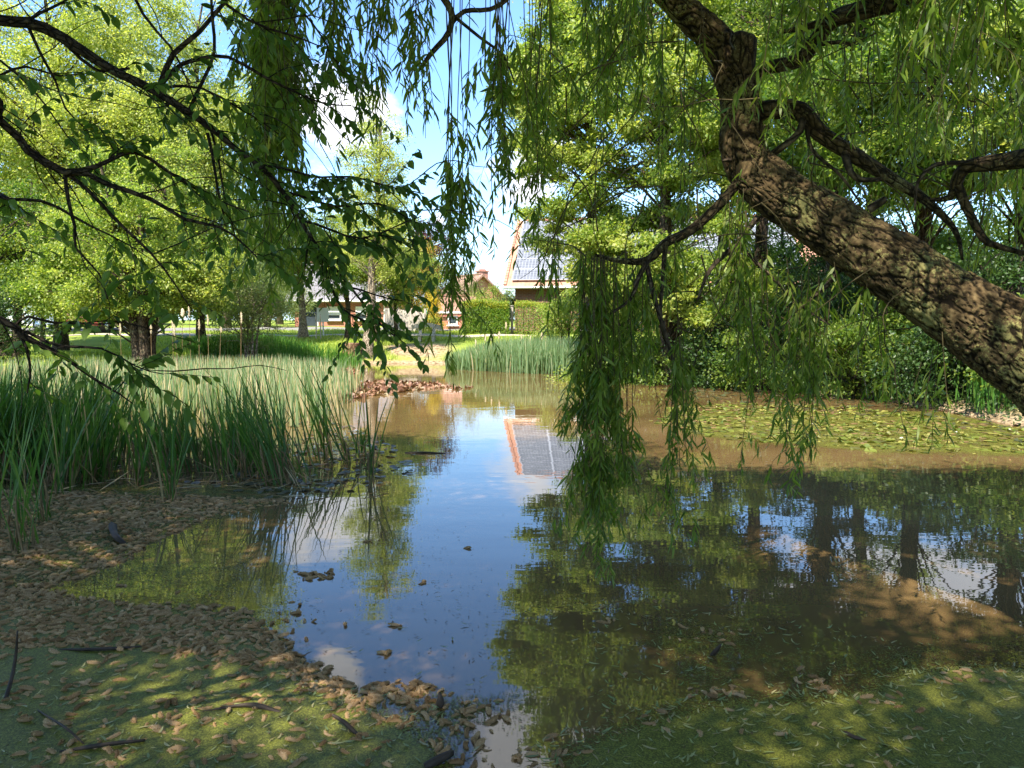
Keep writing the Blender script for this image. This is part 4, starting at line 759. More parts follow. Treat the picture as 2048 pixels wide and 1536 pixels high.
# ------------------------------------------------------------------ things floating on the pond
def place_many(name, protos, pts, group, label, cat, lift=0.0, scale=(.8, 1.2), face=None, nmax=300, mats=None, stuffname=None, stufflabel=None, stuffcat=None, tiltsd=.12):
    """pts sorted by nearness : the first 300 are objects of their own, the rest one mesh"""
    pts = sorted(pts, key=lambda p: p[0] ** 2 + p[1] ** 2); meshes = [pr.mesh(name, mats) for pr in protos]
    for p in pts[:nmax]:
        o = bpy.data.objects.new(name, meshes[RG.integers(len(meshes))]); COL.objects.link(o); s_ = RG.uniform(*scale)
        o.location = (p[0], p[1], lift + RG.uniform(0, .004)); o.rotation_euler = (RG.normal() * tiltsd, RG.normal() * tiltsd, RG.uniform(0, 6.28)); o.scale = (s_, s_, s_); tag(o, label, cat, group)
    if len(pts) > nmax:
        mb = MB(); rest = pts[nmax:]; R_ = RG.integers(0, len(protos), len(rest))
        for vi, pr in enumerate(protos):
            sel = np.array([r for r, q in zip(rest, R_) if q == vi])
            if not len(sel): continue
            V = np.concatenate(pr.V); A = np.concatenate(pr.A); k = len(sel); a = U(0, 6.28, k); s_ = U(scale[0], scale[1], k); c, s = np.cos(a) * s_, np.sin(a) * s_
            tx = RG.normal(size=k) * tiltsd; VZ = V[None, :, 2] + V[None, :, 0] * tx[:, None]
            VV = np.stack([V[None, :, 0] * c[:, None] - V[None, :, 1] * s[:, None] + sel[:, 0, None], V[None, :, 0] * s[:, None] + V[None, :, 1] * c[:, None] + sel[:, 1, None], VZ * s_[:, None] + lift + U(0, .006, k)[:, None]], -1)
            AA = np.clip(A[None] + RG.normal(size=(k, 1)) * .18, 0, 1); first = True
            for kk in (3, 4):
                if pr.F[kk]:
                    f = np.concatenate(pr.F[kk]); mm = np.concatenate(pr.M[kk]); FF = (np.arange(k)[:, None, None] * len(V) + f[None]).reshape(-1, kk)
                    for mi in np.unique(mm):
                        F2 = FF.reshape(k, len(f), kk)[:, mm == mi].reshape(-1, kk)
                        if first: mb.add(VV.reshape(-1, 3), F2, int(mi), AA.ravel()); first = False
                        else: mb.more(F2, int(mi))
        mb.obj(stuffname, mats, label=stufflabel, cat=stuffcat, kind='stuff')
def sample(regions):
    """regions : (pixel polygon, number, edge softness m) -> points on the water, uneven"""
    out = []
    for poly, cnt, soft in regions:
        w = np.array([tuple(G(*p))[:2] for p in poly]); lo, hi = w.min(0) - soft, w.max(0) + soft; got = 0; tries = 0
        while got < cnt and tries < 60:
            q = RG.uniform(lo, hi, (4000, 2)); dd = pdist(q[:, 0], q[:, 1], w); nn = np.array([noise.noise(Vector((a * 2.2, b * 2.2, 3.1))) for a, b in q])
            ok = (dd < soft * RG.random(4000) ** 2) & (nn > RG.uniform(-.75, .15, 4000)); q = q[ok][:cnt - got]; out += [tuple(x) for x in q]; got += len(q); tries += 1
    return out
def catkin(L_, r, curve, hair=170, fine=True):
    mb = MB(); k = 9 if fine else 5; t = np.linspace(0, 1, k); pth = np.stack([(t - .5) * L_, curve * L_ * (t - .5) ** 2 * 2 - curve * L_ * .25, r * .55 + 0 * t + .003 * np.sin(t * 5), r * np.sqrt(np.clip(1 - (2 * t - 1) ** 4, .03, 1)) * (1 + .12 * np.sin(t * 23))], -1)
    tube(mb, pth, 8 if fine else 5, lump=.12, rnd=.3); nh = hair
    tt = RG.random(nh); th = U(0, 6.28, nh); i = tt * (k - 1); i0 = np.clip(i.astype(int), 0, k - 2); c = pth[i0] + (pth[i0 + 1] - pth[i0]) * (i - i0)[:, None]
    n = np.stack([(tt - .5) * 1.6, np.cos(th), np.sin(th)], -1) + RG.normal(size=(nh, 3)) * .5; n[:, 2] = np.abs(n[:, 2]) * .9 + .05 * n[:, 2]; n = unit(n)
    leaves(mb, c[:, :3] + n * (c[:, 3:4] * .6), n, rdir(nh), U(.35, 1.0, nh) * r, U(.10, .32, nh) * r, T_RHOMB, rnd=U(.1, 1, nh))
    return mb
protos = [catkin(RG.uniform(.035, .062), RG.uniform(.0065, .0098), RG.normal() * .28) for _ in range(12)]
regs = [([(-420, 975), (120, 985), (300, 990), (560, 1000), (600, 1012), (430, 1030), (380, 1052), (300, 1085), (250, 1120), (180, 1150), (80, 1180), (-420, 1260)], 6600, .05),
        ([(-120, 1180), (60, 1185), (200, 1205), (340, 1215), (480, 1220), (560, 1290), (600, 1335), (480, 1330), (300, 1300), (100, 1290), (-100, 1310)], 1700, .06),
        ([(-60, 1300), (300, 1310), (560, 1340), (760, 1400), (860, 1536), (0, 1560)], 330, .05), ([(540, 1310), (640, 1330), (700, 1370), (830, 1365), (900, 1390), (860, 1405), (700, 1400), (600, 1370)], 170, .03),
        ([(820, 1400), (1005, 1405), (1010, 1440), (960, 1500), (900, 1536), (820, 1470), (700, 1400)], 95, .04), ([(590, 1140), (670, 1142), (660, 1160), (610, 1165)], 22, .02),
        ([(900, 1500), (1100, 1490), (1180, 1500), (1100, 1540), (900, 1545)], 22, .02), ([(1370, 1380), (1500, 1365), (1510, 1400), (1380, 1400)], 16, .02), ([(1580, 1330), (1640, 1360), (1670, 1390), (1560, 1350)], 11, .03),
        ([(1720, 1392), (1800, 1396), (1800, 1412), (1720, 1410)], 9, .02), ([(1850, 1345), (2000, 1340), (2010, 1365), (1860, 1368)], 16, .02), ([(1290, 1430), (1340, 1420), (1340, 1470), (1290, 1460)], 7, .02),
        ([(1340, 1250), (1480, 1262), (1500, 1310), (1350, 1290)], 9, .03), ([(1200, 1420), (2048, 1400), (2048, 1536), (1200, 1536)], 16, .02), ([(520, 1190), (600, 1210), (620, 1300), (560, 1280)], 10, .03)]
cat_pts = sample(regs) + [tuple(G(*q))[:2] for q in ((783, 1250), (790, 1252), (800, 1254), (690, 1250), (765, 1307), (776, 1308), (935, 1097), (732, 1084), (741, 1083), (845, 1167), (848, 1164), (1205, 1245), (1217, 1243), (1228, 1240), (1310, 1204), (1325, 1202), (1205, 1213), (627, 1244),
        (1250, 1350), (240, 1172), (250, 1172), (355, 1185), (420, 1190), (1100, 1477), (1420, 1265), (1440, 1270), (1460, 1290), (2020, 920), (1875, 1140))]
place_many('catkin', protos, cat_pts, 'fluffy catkins floating on the pond', 'fluffy tan catkin floating near the front of the pond', 'catkin', lift=-.004, mats=[M['catkin']], stuffname='catkin_carpet', stufflabel='dense carpet of brown fluffy catkins drifting in front of the reeds', stuffcat='catkins', scale=(.6, 1.3))
# fallen willow leaves
def fleaf():
    mb = MB(); l = RG.uniform(.024, .052); cv = RG.normal() * .16; t = np.linspace(0, 1, 6); w = np.array([.02, .6, 1, .95, .6, .03]) * RG.uniform(.0022, .0045); y = cv * l * (t - .5) ** 2 * 2; z = .003 + np.abs(RG.normal(0, .003)) * (t - .3) ** 2 * 4
    V = np.concatenate([np.stack([t * l - l / 2, y - w, z], -1), np.stack([t * l - l / 2, y + w, z + .001], -1)]); mb.add(V, [(i, i + 1, i + 7, i + 6) for i in range(5)], 0, RG.random()); return mb
lf = sample([([(1180, 1420), (1400, 1400), (1700, 1370), (1900, 1330), (2060, 1330), (2060, 1560), (1000, 1560)], 620, .05), ([(1150, 1190), (1500, 1240), (1900, 1300), (1850, 1400), (1300, 1440), (1200, 1400)], 300, .1), ([(0, 1330), (560, 1350), (900, 1420), (980, 1540), (0, 1560)], 420, .05), ([(550, 1120), (1100, 1200), (1100, 1400), (600, 1320)], 50, .1)])
place_many('fallen_leaf', [fleaf() for _ in range(9)], lf, 'fallen willow leaves on the water', 'slender fallen willow leaf floating on the dark water', 'leaf', lift=.003, mats=[M['fleaf']], stuffname='leaf_litter', stufflabel='scatter of small fallen willow leaves further out on the water', stuffcat='fallen leaves', tiltsd=.05)
db = sample([([(-200, 960), (600, 975), (900, 1100), (1100, 1300), (2100, 1300), (2100, 1600), (-200, 1650)], 2600, .3), ([(600, 950), (1000, 900), (2100, 950), (2100, 1300), (1100, 1300)], 260, .5)])
mb = MB(); k = len(db); dbp = np.array(db); leaves(mb, np.stack([dbp[:, 0], dbp[:, 1], U(.004, .009, k)], -1), np.stack([RG.normal(size=k), RG.normal(size=k), U(0, .12, k)], -1), np.tile([0, 0, 1.], (k, 1)), U(.004, .03, k), U(.002, .006, k), T_WIL)
mb.obj('pond_debris', leaf_mat('dark_debris', [(.03, .02, .012), (.09, .06, .03), (.2, .15, .09)], .05, .8), label='tiny dark flecks and bud scales floating across the pond', cat='debris', kind='stuff')
# lily pads
def pad(rad, curl, rn, flat_=False):
    mb = MB(); n_ = 14; th = np.linspace(.22, 6.06, n_); ringz = [(0, 0), (.55, .0), (1, 1)]; V = [(0, 0, .004)]
    ph = RG.uniform(0, 6.28)
    for rr in (.55, 1):
        for a in th:
            z = .004 + (0 if rr < 1 else curl * rad * max(0, math.sin(a * (1 if flat_ else 2) + ph))) ; V.append((rad * rr * math.cos(a) * (1 - (.3 * abs(curl) if rr == 1 else 0)), rad * rr * math.sin(a), z))
    mb.add(V, [(1 + i, 1 + n_ + i, 2 + n_ + i, 2 + i) for i in range(n_ - 1)], 0, rn); mb.more([(0, 1 + i, 2 + i) for i in range(n_ - 1)]); return mb
pads = [pad(RG.uniform(.035, .07), RG.choice([.03, .05, .1, .25, .6]), RG.random()) for _ in range(14)]
lp = sample([([(1340, 815), (1480, 808), (1700, 815), (1880, 835), (2060, 860), (2060, 905), (1760, 900), (1560, 888), (1400, 868), (1330, 845)], 1900, .25)])
place_many('lily_pad', pads, lp, 'yellow-green lily pads by the right bank', 'curled yellow-green lily pad in the floating mat by the right bank', 'lily pad', mats=[M['pad']], stuffname='lily_pad_mat', stufflabel='mat of curled yellow-green lily pads under the willow strands', stuffcat='lily pads', scale=(.6, 1.35), tiltsd=.1)
dp = sample([([(665, 790), (690, 772), (760, 764), (870, 768), (880, 775), (800, 785), (700, 800)], 640, .1), ([(640, 742), (710, 738), (712, 748), (640, 750)], 120, .1), ([(880, 772), (960, 775), (900, 780)], 14, .1)])
place_many('withered_pad', [pad(RG.uniform(.05, .09), RG.choice([.2, .5, .9]), RG.random()) for _ in range(10)], dp, 'withered lily pads near the far shore', 'withered red-brown lily pad in the patch near the far shore', 'lily pad', mats=[M['deadpad']], stuffname='withered_pads', stufflabel='patch of withered red-brown lily pads in front of the far shore', stuffcat='lily pads', scale=(.8, 1.3), tiltsd=.3)
mp_ = sample([([(380, 965), (560, 900), (640, 870), (760, 880), (820, 905), (815, 950), (700, 985), (560, 1000)], 240, .12), ([(520, 830), (640, 835), (740, 870), (700, 880), (560, 880)], 90, .1)])
place_many('dark_pad', [pad(RG.uniform(.025, .055), RG.choice([.03, .1, .3]), RG.random()) for _ in range(8)], mp_, 'small dark pads at the foot of the reeds', 'small dark lily pad lying among the reed feet', 'lily pad', mats=[M['darkpad']], stuffname='dark_pads', stufflabel='small dark pads scattered between the reeds', stuffcat='lily pads', scale=(.8, 1.3), tiltsd=.1)
mp_ = sample([([(1700, 790), (1960, 835), (2060, 850), (2060, 900), (1900, 850), (1500, 812), (1300, 775), (1500, 780)], 300, .1)])
place_many('shaded_pad', [pad(RG.uniform(.05, .08), RG.choice([.05, .3]), RG.random()) for _ in range(8)], mp_, 'shaded lily pads under the right bank', 'dull green lily pad floating in shade below the right bank', 'lily pad', mats=[M['darkpad']], scale=(.8, 1.3), tiltsd=.05)  # dark pad colour stands in for the shade below the bank
# duckweed film : density follows drifts on the water
dw = [([(-800, 1190), (60, 1200), (250, 1215), (480, 1230), (560, 1300), (640, 1370), (800, 1440), (890, 1500), (905, 1600), (-900, 1650)], .95, .1), ([(150, 1130), (260, 1100), (480, 1130), (520, 1230), (300, 1230), (100, 1215)], .12, .15), ([(-600, 960), (600, 975), (540, 1010), (300, 1080), (100, 1180), (-800, 1260)], .35, .1),
      ([(1150, 1500), (1260, 1460), (1340, 1425), (1500, 1405), (1640, 1400), (1760, 1375), (1800, 1340), (1960, 1335), (2200, 1350), (2200, 1650), (1120, 1650)], .95, .08), ([(1330, 1250), (1500, 1250), (1520, 1330), (1420, 1400), (1330, 1330)], .22, .12),
      ([(1200, 1400), (1800, 1300), (2200, 1300), (2200, 1400), (1300, 1450)], .16, .12), ([(1480, 800), (2060, 835), (2060, 912), (1760, 905), (1400, 872), (1330, 830)], .45, .15), ([(740, 1400), (1000, 1400), (1010, 1440), (900, 1540), (800, 1540)], .34, .12)]
gxx = np.linspace(-8.5, 7.5, 340); gyy = np.concatenate([np.linspace(1.2, 8, 200), np.linspace(8.1, 13.5, 60)]); XX, YY = np.meshgrid(gxx, gyy); DN = np.zeros_like(XX)
for poly, v, soft in dw:
    w = np.array([tuple(G(*p))[:2] for p in poly]); DN = np.maximum(DN, v * np.clip(.5 - pdist(XX, YY, w) / (2 * soft), 0, 1))
nyy, nxx = XX.shape; ii, jj = np.meshgrid(np.arange(nxx - 1), np.arange(nyy - 1)); q = (jj * nxx + ii).ravel(); keep = (DN.ravel()[q] > .01) | (DN.ravel()[q + nxx + 1] > .01) | (DN.ravel()[q + 1] > .01); q = q[keep]
dm = MB(); dm.add(np.stack([XX, YY, XX * 0 + .004], -1).reshape(-1, 3), np.stack([q, q + 1, q + nxx + 1, q + nxx], -1), 0, DN.ravel())
m, n, l, b = newmat('duckweed'); tcn = n.new('ShaderNodeTexCoord'); at = n.new('ShaderNodeAttribute'); at.attribute_name = 'rnd'
n1 = n.new('ShaderNodeTexNoise'); n1.inputs['Scale'].default_value = 3.0; n1.inputs['Detail'].default_value = 12; n1.inputs['Roughness'].default_value = .72; l.new(tcn.outputs['Object'], n1.inputs['Vector'])
vo = n.new('ShaderNodeTexVoronoi'); vo.inputs['Scale'].default_value = 190; l.new(tcn.outputs['Object'], vo.inputs['Vector'])
a1 = n.new('ShaderNodeMath'); a1.operation = 'MULTIPLY_ADD'; a1.inputs[1].default_value = 1.25; a1.inputs[2].default_value = -.02; l.new(at.outputs['Fac'], a1.inputs[0])
a2 = n.new('ShaderNodeMath'); a2.operation = 'MULTIPLY_ADD'; a2.inputs[1].default_value = 1.7; a2.inputs[2].default_value = -.85; l.new(n1.outputs[0], a2.inputs[0])
a3 = n.new('ShaderNodeMath'); a3.operation = 'ADD'; l.new(a1.outputs[0], a3.inputs[0]); l.new(a2.outputs[0], a3.inputs[1])
vr = n.new('ShaderNodeSeparateColor'); l.new(vo.outputs['Color'], vr.inputs[0])
gt = n.new('ShaderNodeMath'); gt.operation = 'GREATER_THAN'; l.new(a3.outputs[0], gt.inputs[0]); l.new(vr.outputs[0], gt.inputs[1])
vo2 = n.new('ShaderNodeTexVoronoi'); vo2.inputs['Scale'].default_value = 190; vo2.feature = 'DISTANCE_TO_EDGE'; l.new(tcn.outputs['Object'], vo2.inputs['Vector'])
r1 = ramp(n, [(0, (.06, .062, .014)), (.5, (.11, .115, .02)), (1, (.19, .20, .035))]); l.new(vr.outputs[1], r1.inputs[0]); l.new(r1.outputs[0], b.inputs['Base Color']); b.inputs['Roughness'].default_value = .45; b.inputs['Specular IOR Level'].default_value = .1
bp = n.new('ShaderNodeBump'); bp.inputs['Distance'].default_value = .002; bp.inputs['Strength'].default_value = .5; l.new(vo2.outputs[0], bp.inputs['Height']); l.new(bp.outputs[0], b.inputs['Normal'])
tr = n.new('ShaderNodeBsdfTransparent'); mx = n.new('ShaderNodeMixShader'); l.new(gt.outputs[0], mx.inputs[0]); l.new(tr.outputs[0], mx.inputs[1]); l.new(b.outputs[0], mx.inputs[2]); l.new(mx.outputs[0], n['Material Output'].inputs[0])
dm.obj('duckweed', m, label='green film of duckweed spread over the front of the pond', cat='duckweed', kind='stuff')
# sticks in the water
M['stick'] = noise_mat('wet_stick', [(.02, .015, .01), (.07, .05, .035)], 14, .6, 0)
def stick(pts, r, label, lift=.01, name='stick'):
    mb = MB(); p = [tuple(G(x, y, z)) + (r * f,) for x, y, z, f in pts]; tube(mb, smooth_path(p, .03), 7, lump=.15, cap=True); return mb.obj(name, M['stick'], label=label, cat='stick')
stick([(225, 1050, .01, 1.2), (228, 1065, .04, 1.3), (236, 1078, .03, 1), (250, 1088, 0, .6)], .022, 'short curved log poking out of the catkin carpet', name='log')
stick([(10, 1400, 0, 1), (25, 1350, .06, .9), (33, 1300, .17, .7), (35, 1262, .27, .4)], .008, 'thin twig standing upright in the lower left corner')
stick([(850, 1535, .0, 1.2), (880, 1518, .02, 1.2), (905, 1505, .02, .8)], .014, 'mossy stick at the bottom edge left of the cloud reflection')
stick([(665, 1430, .05, .6), (690, 1445, .03, 1), (715, 1470, 0, 1)], .01, 'twig rising from the sunlit duckweed at lower centre left')
stick([(560, 1425, .0, .8), (510, 1410, .015, 1), (470, 1412, .01, .6), (400, 1425, 0, .4)], .010, 'dark twig lying flat in duckweed between catkins')
stick([(120, 1505, 0, 1), (200, 1490, .015, 1), (290, 1480, .01, .6)], .008, 'twig half sunk along the lower left bottom')
stick([(75, 1420, 0, .7), (130, 1455, .04, .9), (170, 1490, .0, .5)], .006, 'forked thin twig in duckweed near the left corner')
stick([(1425, 1310, .0, 1), (1435, 1298, .05, .9), (1442, 1288, .08, .3)], .012, 'dark twig end poking up in the right duckweed patch')
stick([(880, 1412, 0, 1.4), (881, 1400, .04, 1), (879, 1384, .07, .3)], .014, 'pointed twig stump standing in the catkins at lower centre')
stick([(1690, 1465, 0, 1), (1710, 1475, .012, 1), (1735, 1480, 0, .5)], .008, 'short twig lying in the duckweed at lower right')
stick([(120, 1300, .0, .8), (200, 1298, .015, 1), (300, 1293, .0, .6)], .008, 'long dark twig lying across the catkins at left')
stick([(810, 906, .0, .8), (850, 905, .01, 1), (890, 907, .0, .6)], .012, 'thin twig floating in the open water right of the reeds')
for i, (x, y, x2, y2, lb) in enumerate(((1735, 790, 1705, 690, 'pale dead stick leaning at the foot of the right bank, left one'), (1745, 785, 1760, 695, 'pale dead stick leaning right at the foot of the right bank'), (1670, 700, 1700, 745, 'short pale dead branch fallen on the right bank'))):
    a = P(x, y, 15.4 if i < 2 else 16); c = P(x2, y2, 15.7); mb = MB(); tube(mb, smooth_path([tuple(a) + (.018,), tuple((a + c) / 2 + Vector((.04, 0, .02))) + (.014,), tuple(c) + (.006,)], .1), 6, cap=True); mb.obj('dead_stick', M['wood'], label=lb, cat='stick')

# ------------------------------------------------------------------ the leaning willow at the right
wr = Vector((2.95, 2.75, .1)); willow = empty('willow_tree', wr, label='large lichen-covered willow leaning over the pond from the right with hanging leafy strands', cat='tree')
def furrow(B):
    out = np.zeros(B.shape[:2]); msk = np.zeros(B.shape[:2])
    for i in range(B.shape[0]):
        for j in range(B.shape[1]):
            v = Vector(B[i, j]); w = noise.noise_vector(v * 6) * .05; q = Vector(((v.x + w.x) * 15, (v.y + w.y) * 15, (v.z + w.z) * 5.2 + math.atan2(v.y, v.x) * .6))
            a = abs(noise.noise(q)); b_ = abs(noise.noise(q * 2.3 + Vector((5, 3, 1)))); c_ = abs(noise.noise(Vector((v.x * 12, v.y * 12, v.z * 19)) + w * 9))
            e = max(math.exp(-a * 19), .8 * math.exp(-b_ * 16), .8 * math.exp(-c_ * 20)); out[i, j] = -.015 * e + .005 * noise.noise(v * 30) + .014 * noise.noise(v * 4.2) + .003 * noise.noise(v * 60); msk[i, j] = e
    return out, msk
def PW(x, y, D, r): return tuple(P(x, y, D)) + (r,)
tp = [(3.25, 2.55, -.35, .36), (3.0, 2.8, .45, .28), PW(2170, 800, 3.35, .225), PW(2040, 700, 3.5, .19), PW(1890, 604, 3.68, .17), PW(1730, 495, 3.88, .155), PW(1590, 408, 4.08, .142), PW(1512, 350, 4.25, .135), PW(1486, 290, 4.32, .12), PW(1482, 220, 4.38, .113), PW(1466, 150, 4.42, .11), PW(1435, 88, 4.46, .094), PW(1385, 38, 4.5, .08), PW(1315, -22, 4.55, .064), PW(1200, -130, 4.6, .055), PW(1000, -300, 4.7, .04), PW(800, -420, 4.7, .03)]
mb = MB(); pth = smooth_path(tp, .011); tube(mb, pth, 150, disp=furrow); mb.obj('trunk', M['trunkbark'], willow)
limbs = [
 ([PW(2180, 850, 3.35, .22), PW(2125, 690, 3.35, .17), PW(2160, 560, 3.3, .14), PW(2230, 400, 3.2, .15), PW(2350, 0, 3.1, .12), PW(2300, -300, 3.2, .08)], 40),
 ([PW(1480, 150, 4.4, .08), PW(1485, 95, 4.38, .075), PW(1487, 72, 4.38, .06), PW(1489, 66, 4.38, .01)], 24),
 ([PW(1515, 225, 4.35, .05), PW(1545, 220, 4.3, .05), PW(1600, 222, 4.25, .046), PW(1640, 265, 4.25, .042), PW(1700, 305, 4.2, .038), PW(1770, 350, 4.15, .032), PW(1850, 400, 4.1, .024), PW(1910, 460, 4.0, .015), PW(1925, 520, 4.0, .007)], 20),
 ([PW(1605, 228, 4.25, .018), PW(1600, 262, 4.2, .018), PW(1570, 290, 4.2, .017), PW(1540, 312, 4.25, .02)], 14),
 ([PW(1690, 300, 4.2, .022), PW(1695, 330, 4.15, .018), PW(1715, 358, 4.1, .014), PW(1770, 358, 4.15, .01)], 12),
 ([PW(1505, 150, 4.4, .03), PW(1540, 135, 4.35, .034), PW(1600, 120, 4.3, .036), PW(1628, 85, 4.25, .036), PW(1665, 40, 4.2, .04), PW(1720, 22, 4.1, .045), PW(1820, -5, 4.0, .05), PW(2000, -60, 3.8, .06), PW(2150, -60, 3.5, .07)], 16),
 ([PW(1725, 20, 4.1, .03), PW(1660, 40, 4.1, .022), PW(1610, 55, 4.1, .016), PW(1550, 66, 4.05, .008)], 10),
 ([PW(1620, 92, 4.2, .012), PW(1680, 84, 4.1, .010), PW(1705, 92, 4.1, .008), PW(1700, 102, 4.1, .004)], 8),
 ([PW(2100, 305, 3.3, .05), PW(2040, 318, 3.45, .04), PW(1975, 328, 3.6, .034), PW(1930, 335, 3.7, .03), PW(1912, 365, 3.75, .026), PW(1900, 395, 3.8, .016), PW(1860, 400, 3.85, .008)], 14),
 ([PW(1912, 365, 3.75, .024), PW(1935, 420, 3.75, .02), PW(1965, 475, 3.7, .017), PW(1990, 490, 3.7, .014), PW(2060, 510, 3.6, .01)], 10),
 ([PW(1930, 325, 3.7, .012), PW(1870, 330, 3.7, .01), PW(1835, 365, 3.7, .008), PW(1830, 420, 3.7, .004)], 8),
 ([PW(1472, 370, 4.25, .026), PW(1430, 418, 4.2, .025), PW(1380, 462, 4.15, .024), PW(1330, 487, 4.1, .023), PW(1295, 520, 4.05, .02), PW(1240, 522, 4.0, .013), PW(1190, 510, 4.0, .007)], 12),
 ([PW(1300, 512, 4.05, .014), PW(1275, 560, 4.0, .012), PW(1260, 600, 4.0, .008), PW(1200, 640, 3.95, .005)], 8),
 ([PW(1330, 488, 4.1, .012), PW(1325, 560, 4.05, .01), PW(1322, 640, 4.0, .008), PW(1340, 720, 4.0, .004)], 8),
 ([PW(1290, 515, 4.05, .014), PW(1310, 600, 4.0, .012), PW(1335, 680, 3.95, .009), PW(1355, 760, 3.9, .004)], 8),
 ([PW(1515, 435, 4.2, .016), PW(1470, 490, 4.1, .013), PW(1420, 540, 4.05, .010), PW(1395, 600, 4.0, .006)], 8),
 ([PW(1475, 490, 4.1, .010), PW(1540, 550, 4.05, .008), PW(1600, 610, 4.0, .006), PW(1660, 650, 3.9, .004)], 8),
 ([PW(1680, 535, 3.95, .018), PW(1655, 570, 3.9, .012), PW(1620, 600, 3.85, .007)], 8),
 ([PW(1610, 240, 4.25, .012), PW(1625, 300, 4.2, .010), PW(1680, 350, 4.1, .008), PW(1720, 405, 4.05, .005)], 8),
 ([PW(1785, 20, 4.0, .03), PW(1500, -160, 4.3, .035), PW(1100, -260, 4.1, .03), PW(850, -120, 3.8, .022), PW(905, 35, 3.7, .016), PW(860, 110, 3.7, .012), PW(830, 150, 3.7, .006)], 10),
 ([PW(1080, -80, 3.9, .014), PW(1000, 10, 3.8, .011), PW(930, 22, 3.75, .011), PW(905, 45, 3.7, .01)], 8),
 ([PW(905, 30, 3.7, .008), PW(960, 75, 3.7, .007), PW(1005, 110, 3.65, .005), PW(1030, 165, 3.65, .003)], 6),
 ([PW(1750, 520, 3.85, .02), PW(1757, 600, 3.8, .006)], 8),
 ([PW(1740, 418, 3.9, .022), PW(1765, 402, 3.85, .018), PW(1768, 398, 3.85, .015)], 8),
 ([PW(1475, 325, 4.3, .016), PW(1455, 320, 4.2, .012), PW(1445, 322, 4.2, .004)], 8),
]
for pts, sd in limbs:
    mb = MB(); tube(mb, smooth_path(pts, .04 if sd < 30 else .03), sd, lump=.07, cap=True); mb.obj('branch', M['wbark'] if pts[0][3] > .022 else M['bbark'], willow)
# fine bare twigs criss-crossing the limbs
mb = MB()
for i in range(85):
    x, y, D = RG.uniform(1120, 2040), RG.uniform(60, 640), RG.uniform(3.6, 4.6); a = P(x, y, D); pts = [(a.x, a.y, a.z, .0045)]; d = Vector((RG.normal(), RG.normal() * .4, RG.normal() * .6 - .3)).normalized()
    for s_ in range(5):
        d = (d + Vector((RG.normal() * .25, RG.normal() * .2, RG.normal() * .2 - .12))).normalized(); a = a + d * .12; pts.append((a.x, a.y, a.z, .0045 - .0007 * (s_ + 1)))
    tube(mb, smooth_path(pts, .05), 5)
mb.obj('fine_twigs', M['wtwig'], willow, kind='stuff')
NS = [0]
def strand(tw, lf, x, ytop, ybot, D, leaf0=0.0, dens=1.0, sway=.06, side=.5, lsc=1.0):
    a = P(x, ytop, D); b = P(x, ybot, D); Lz = a.z - b.z
    if Lz < .1: return
    k = max(5, int(Lz / .09)); t = np.linspace(0, 1, k); ph = RG.uniform(0, 6.28); dx, dy = RG.normal() * sway, RG.normal() * sway
    px_ = a.x + dx * t ** 1.5 + .012 * np.sin(t * Lz * 5 + ph); py_ = a.y + dy * t ** 1.5 + .012 * np.cos(t * Lz * 4 + ph); pz_ = a.z - Lz * t
    pth = np.stack([px_, py_, pz_, .0019 * (1 - .6 * t) + .0006], -1); tube(tw, pth, 4)
    def along(pp, t0, sp, ls):
        s = np.concatenate([[0], np.cumsum(np.linalg.norm(np.diff(pp, axis=0), axis=1))]); q = np.arange(s[-1] * t0, s[-1], sp); q = q + RG.normal(size=len(q)) * sp * .3
        if len(q) == 0: return
        c = np.stack([np.interp(q, s, pp[:, i]) for i in range(3)], -1); kp = np.array([noise.noise(Vector(v_) * 5.5) for v_ in c]) > U(-.45, .05, len(q)); c, q = c[kp], q[kp]; m_ = len(q)
        if m_ == 0: return
        az = U(0, 6.28, m_); o = U(.25, 1.1, m_); droop = U(.45, 1.0, m_)
        ax = np.stack([np.cos(az) * o, np.sin(az) * o, -droop], -1); nn = np.stack([np.cos(az), np.sin(az), U(.1, 1.2, m_)], -1) + RG.normal(size=(m_, 3)) * .5
        l = U(.055, .105, m_) * ls * (1 - .35 * (q / max(s[-1], 1e-6)) ** 6); leaves(lf, c, ax, nn, l, l * U(.125, .18, m_), T_WIL)
    along(pth[:, :3], leaf0, .0165 / dens, lsc)
    ns = int(Lz * (1 - leaf0) * 5.5 * side)
    for _ in range(ns):
        i = RG.uniform(leaf0, .97); c = np.array([np.interp(i, t, pth[:, j]) for j in range(3)]); az = RG.uniform(0, 6.28); ll = RG.uniform(.1, .36)
        sp = np.array([c, c + np.array([math.cos(az) * .35, math.sin(az) * .35, -.35]) * ll, c + np.array([math.cos(az) * .5, math.sin(az) * .5, -.85]) * ll])
        q = smooth_path(np.concatenate([sp, [[.0016], [.0012], [.0007]]], 1), .05); tube(tw, q, 3); along(q[:, :3], .1, .018 / dens, lsc * .9)
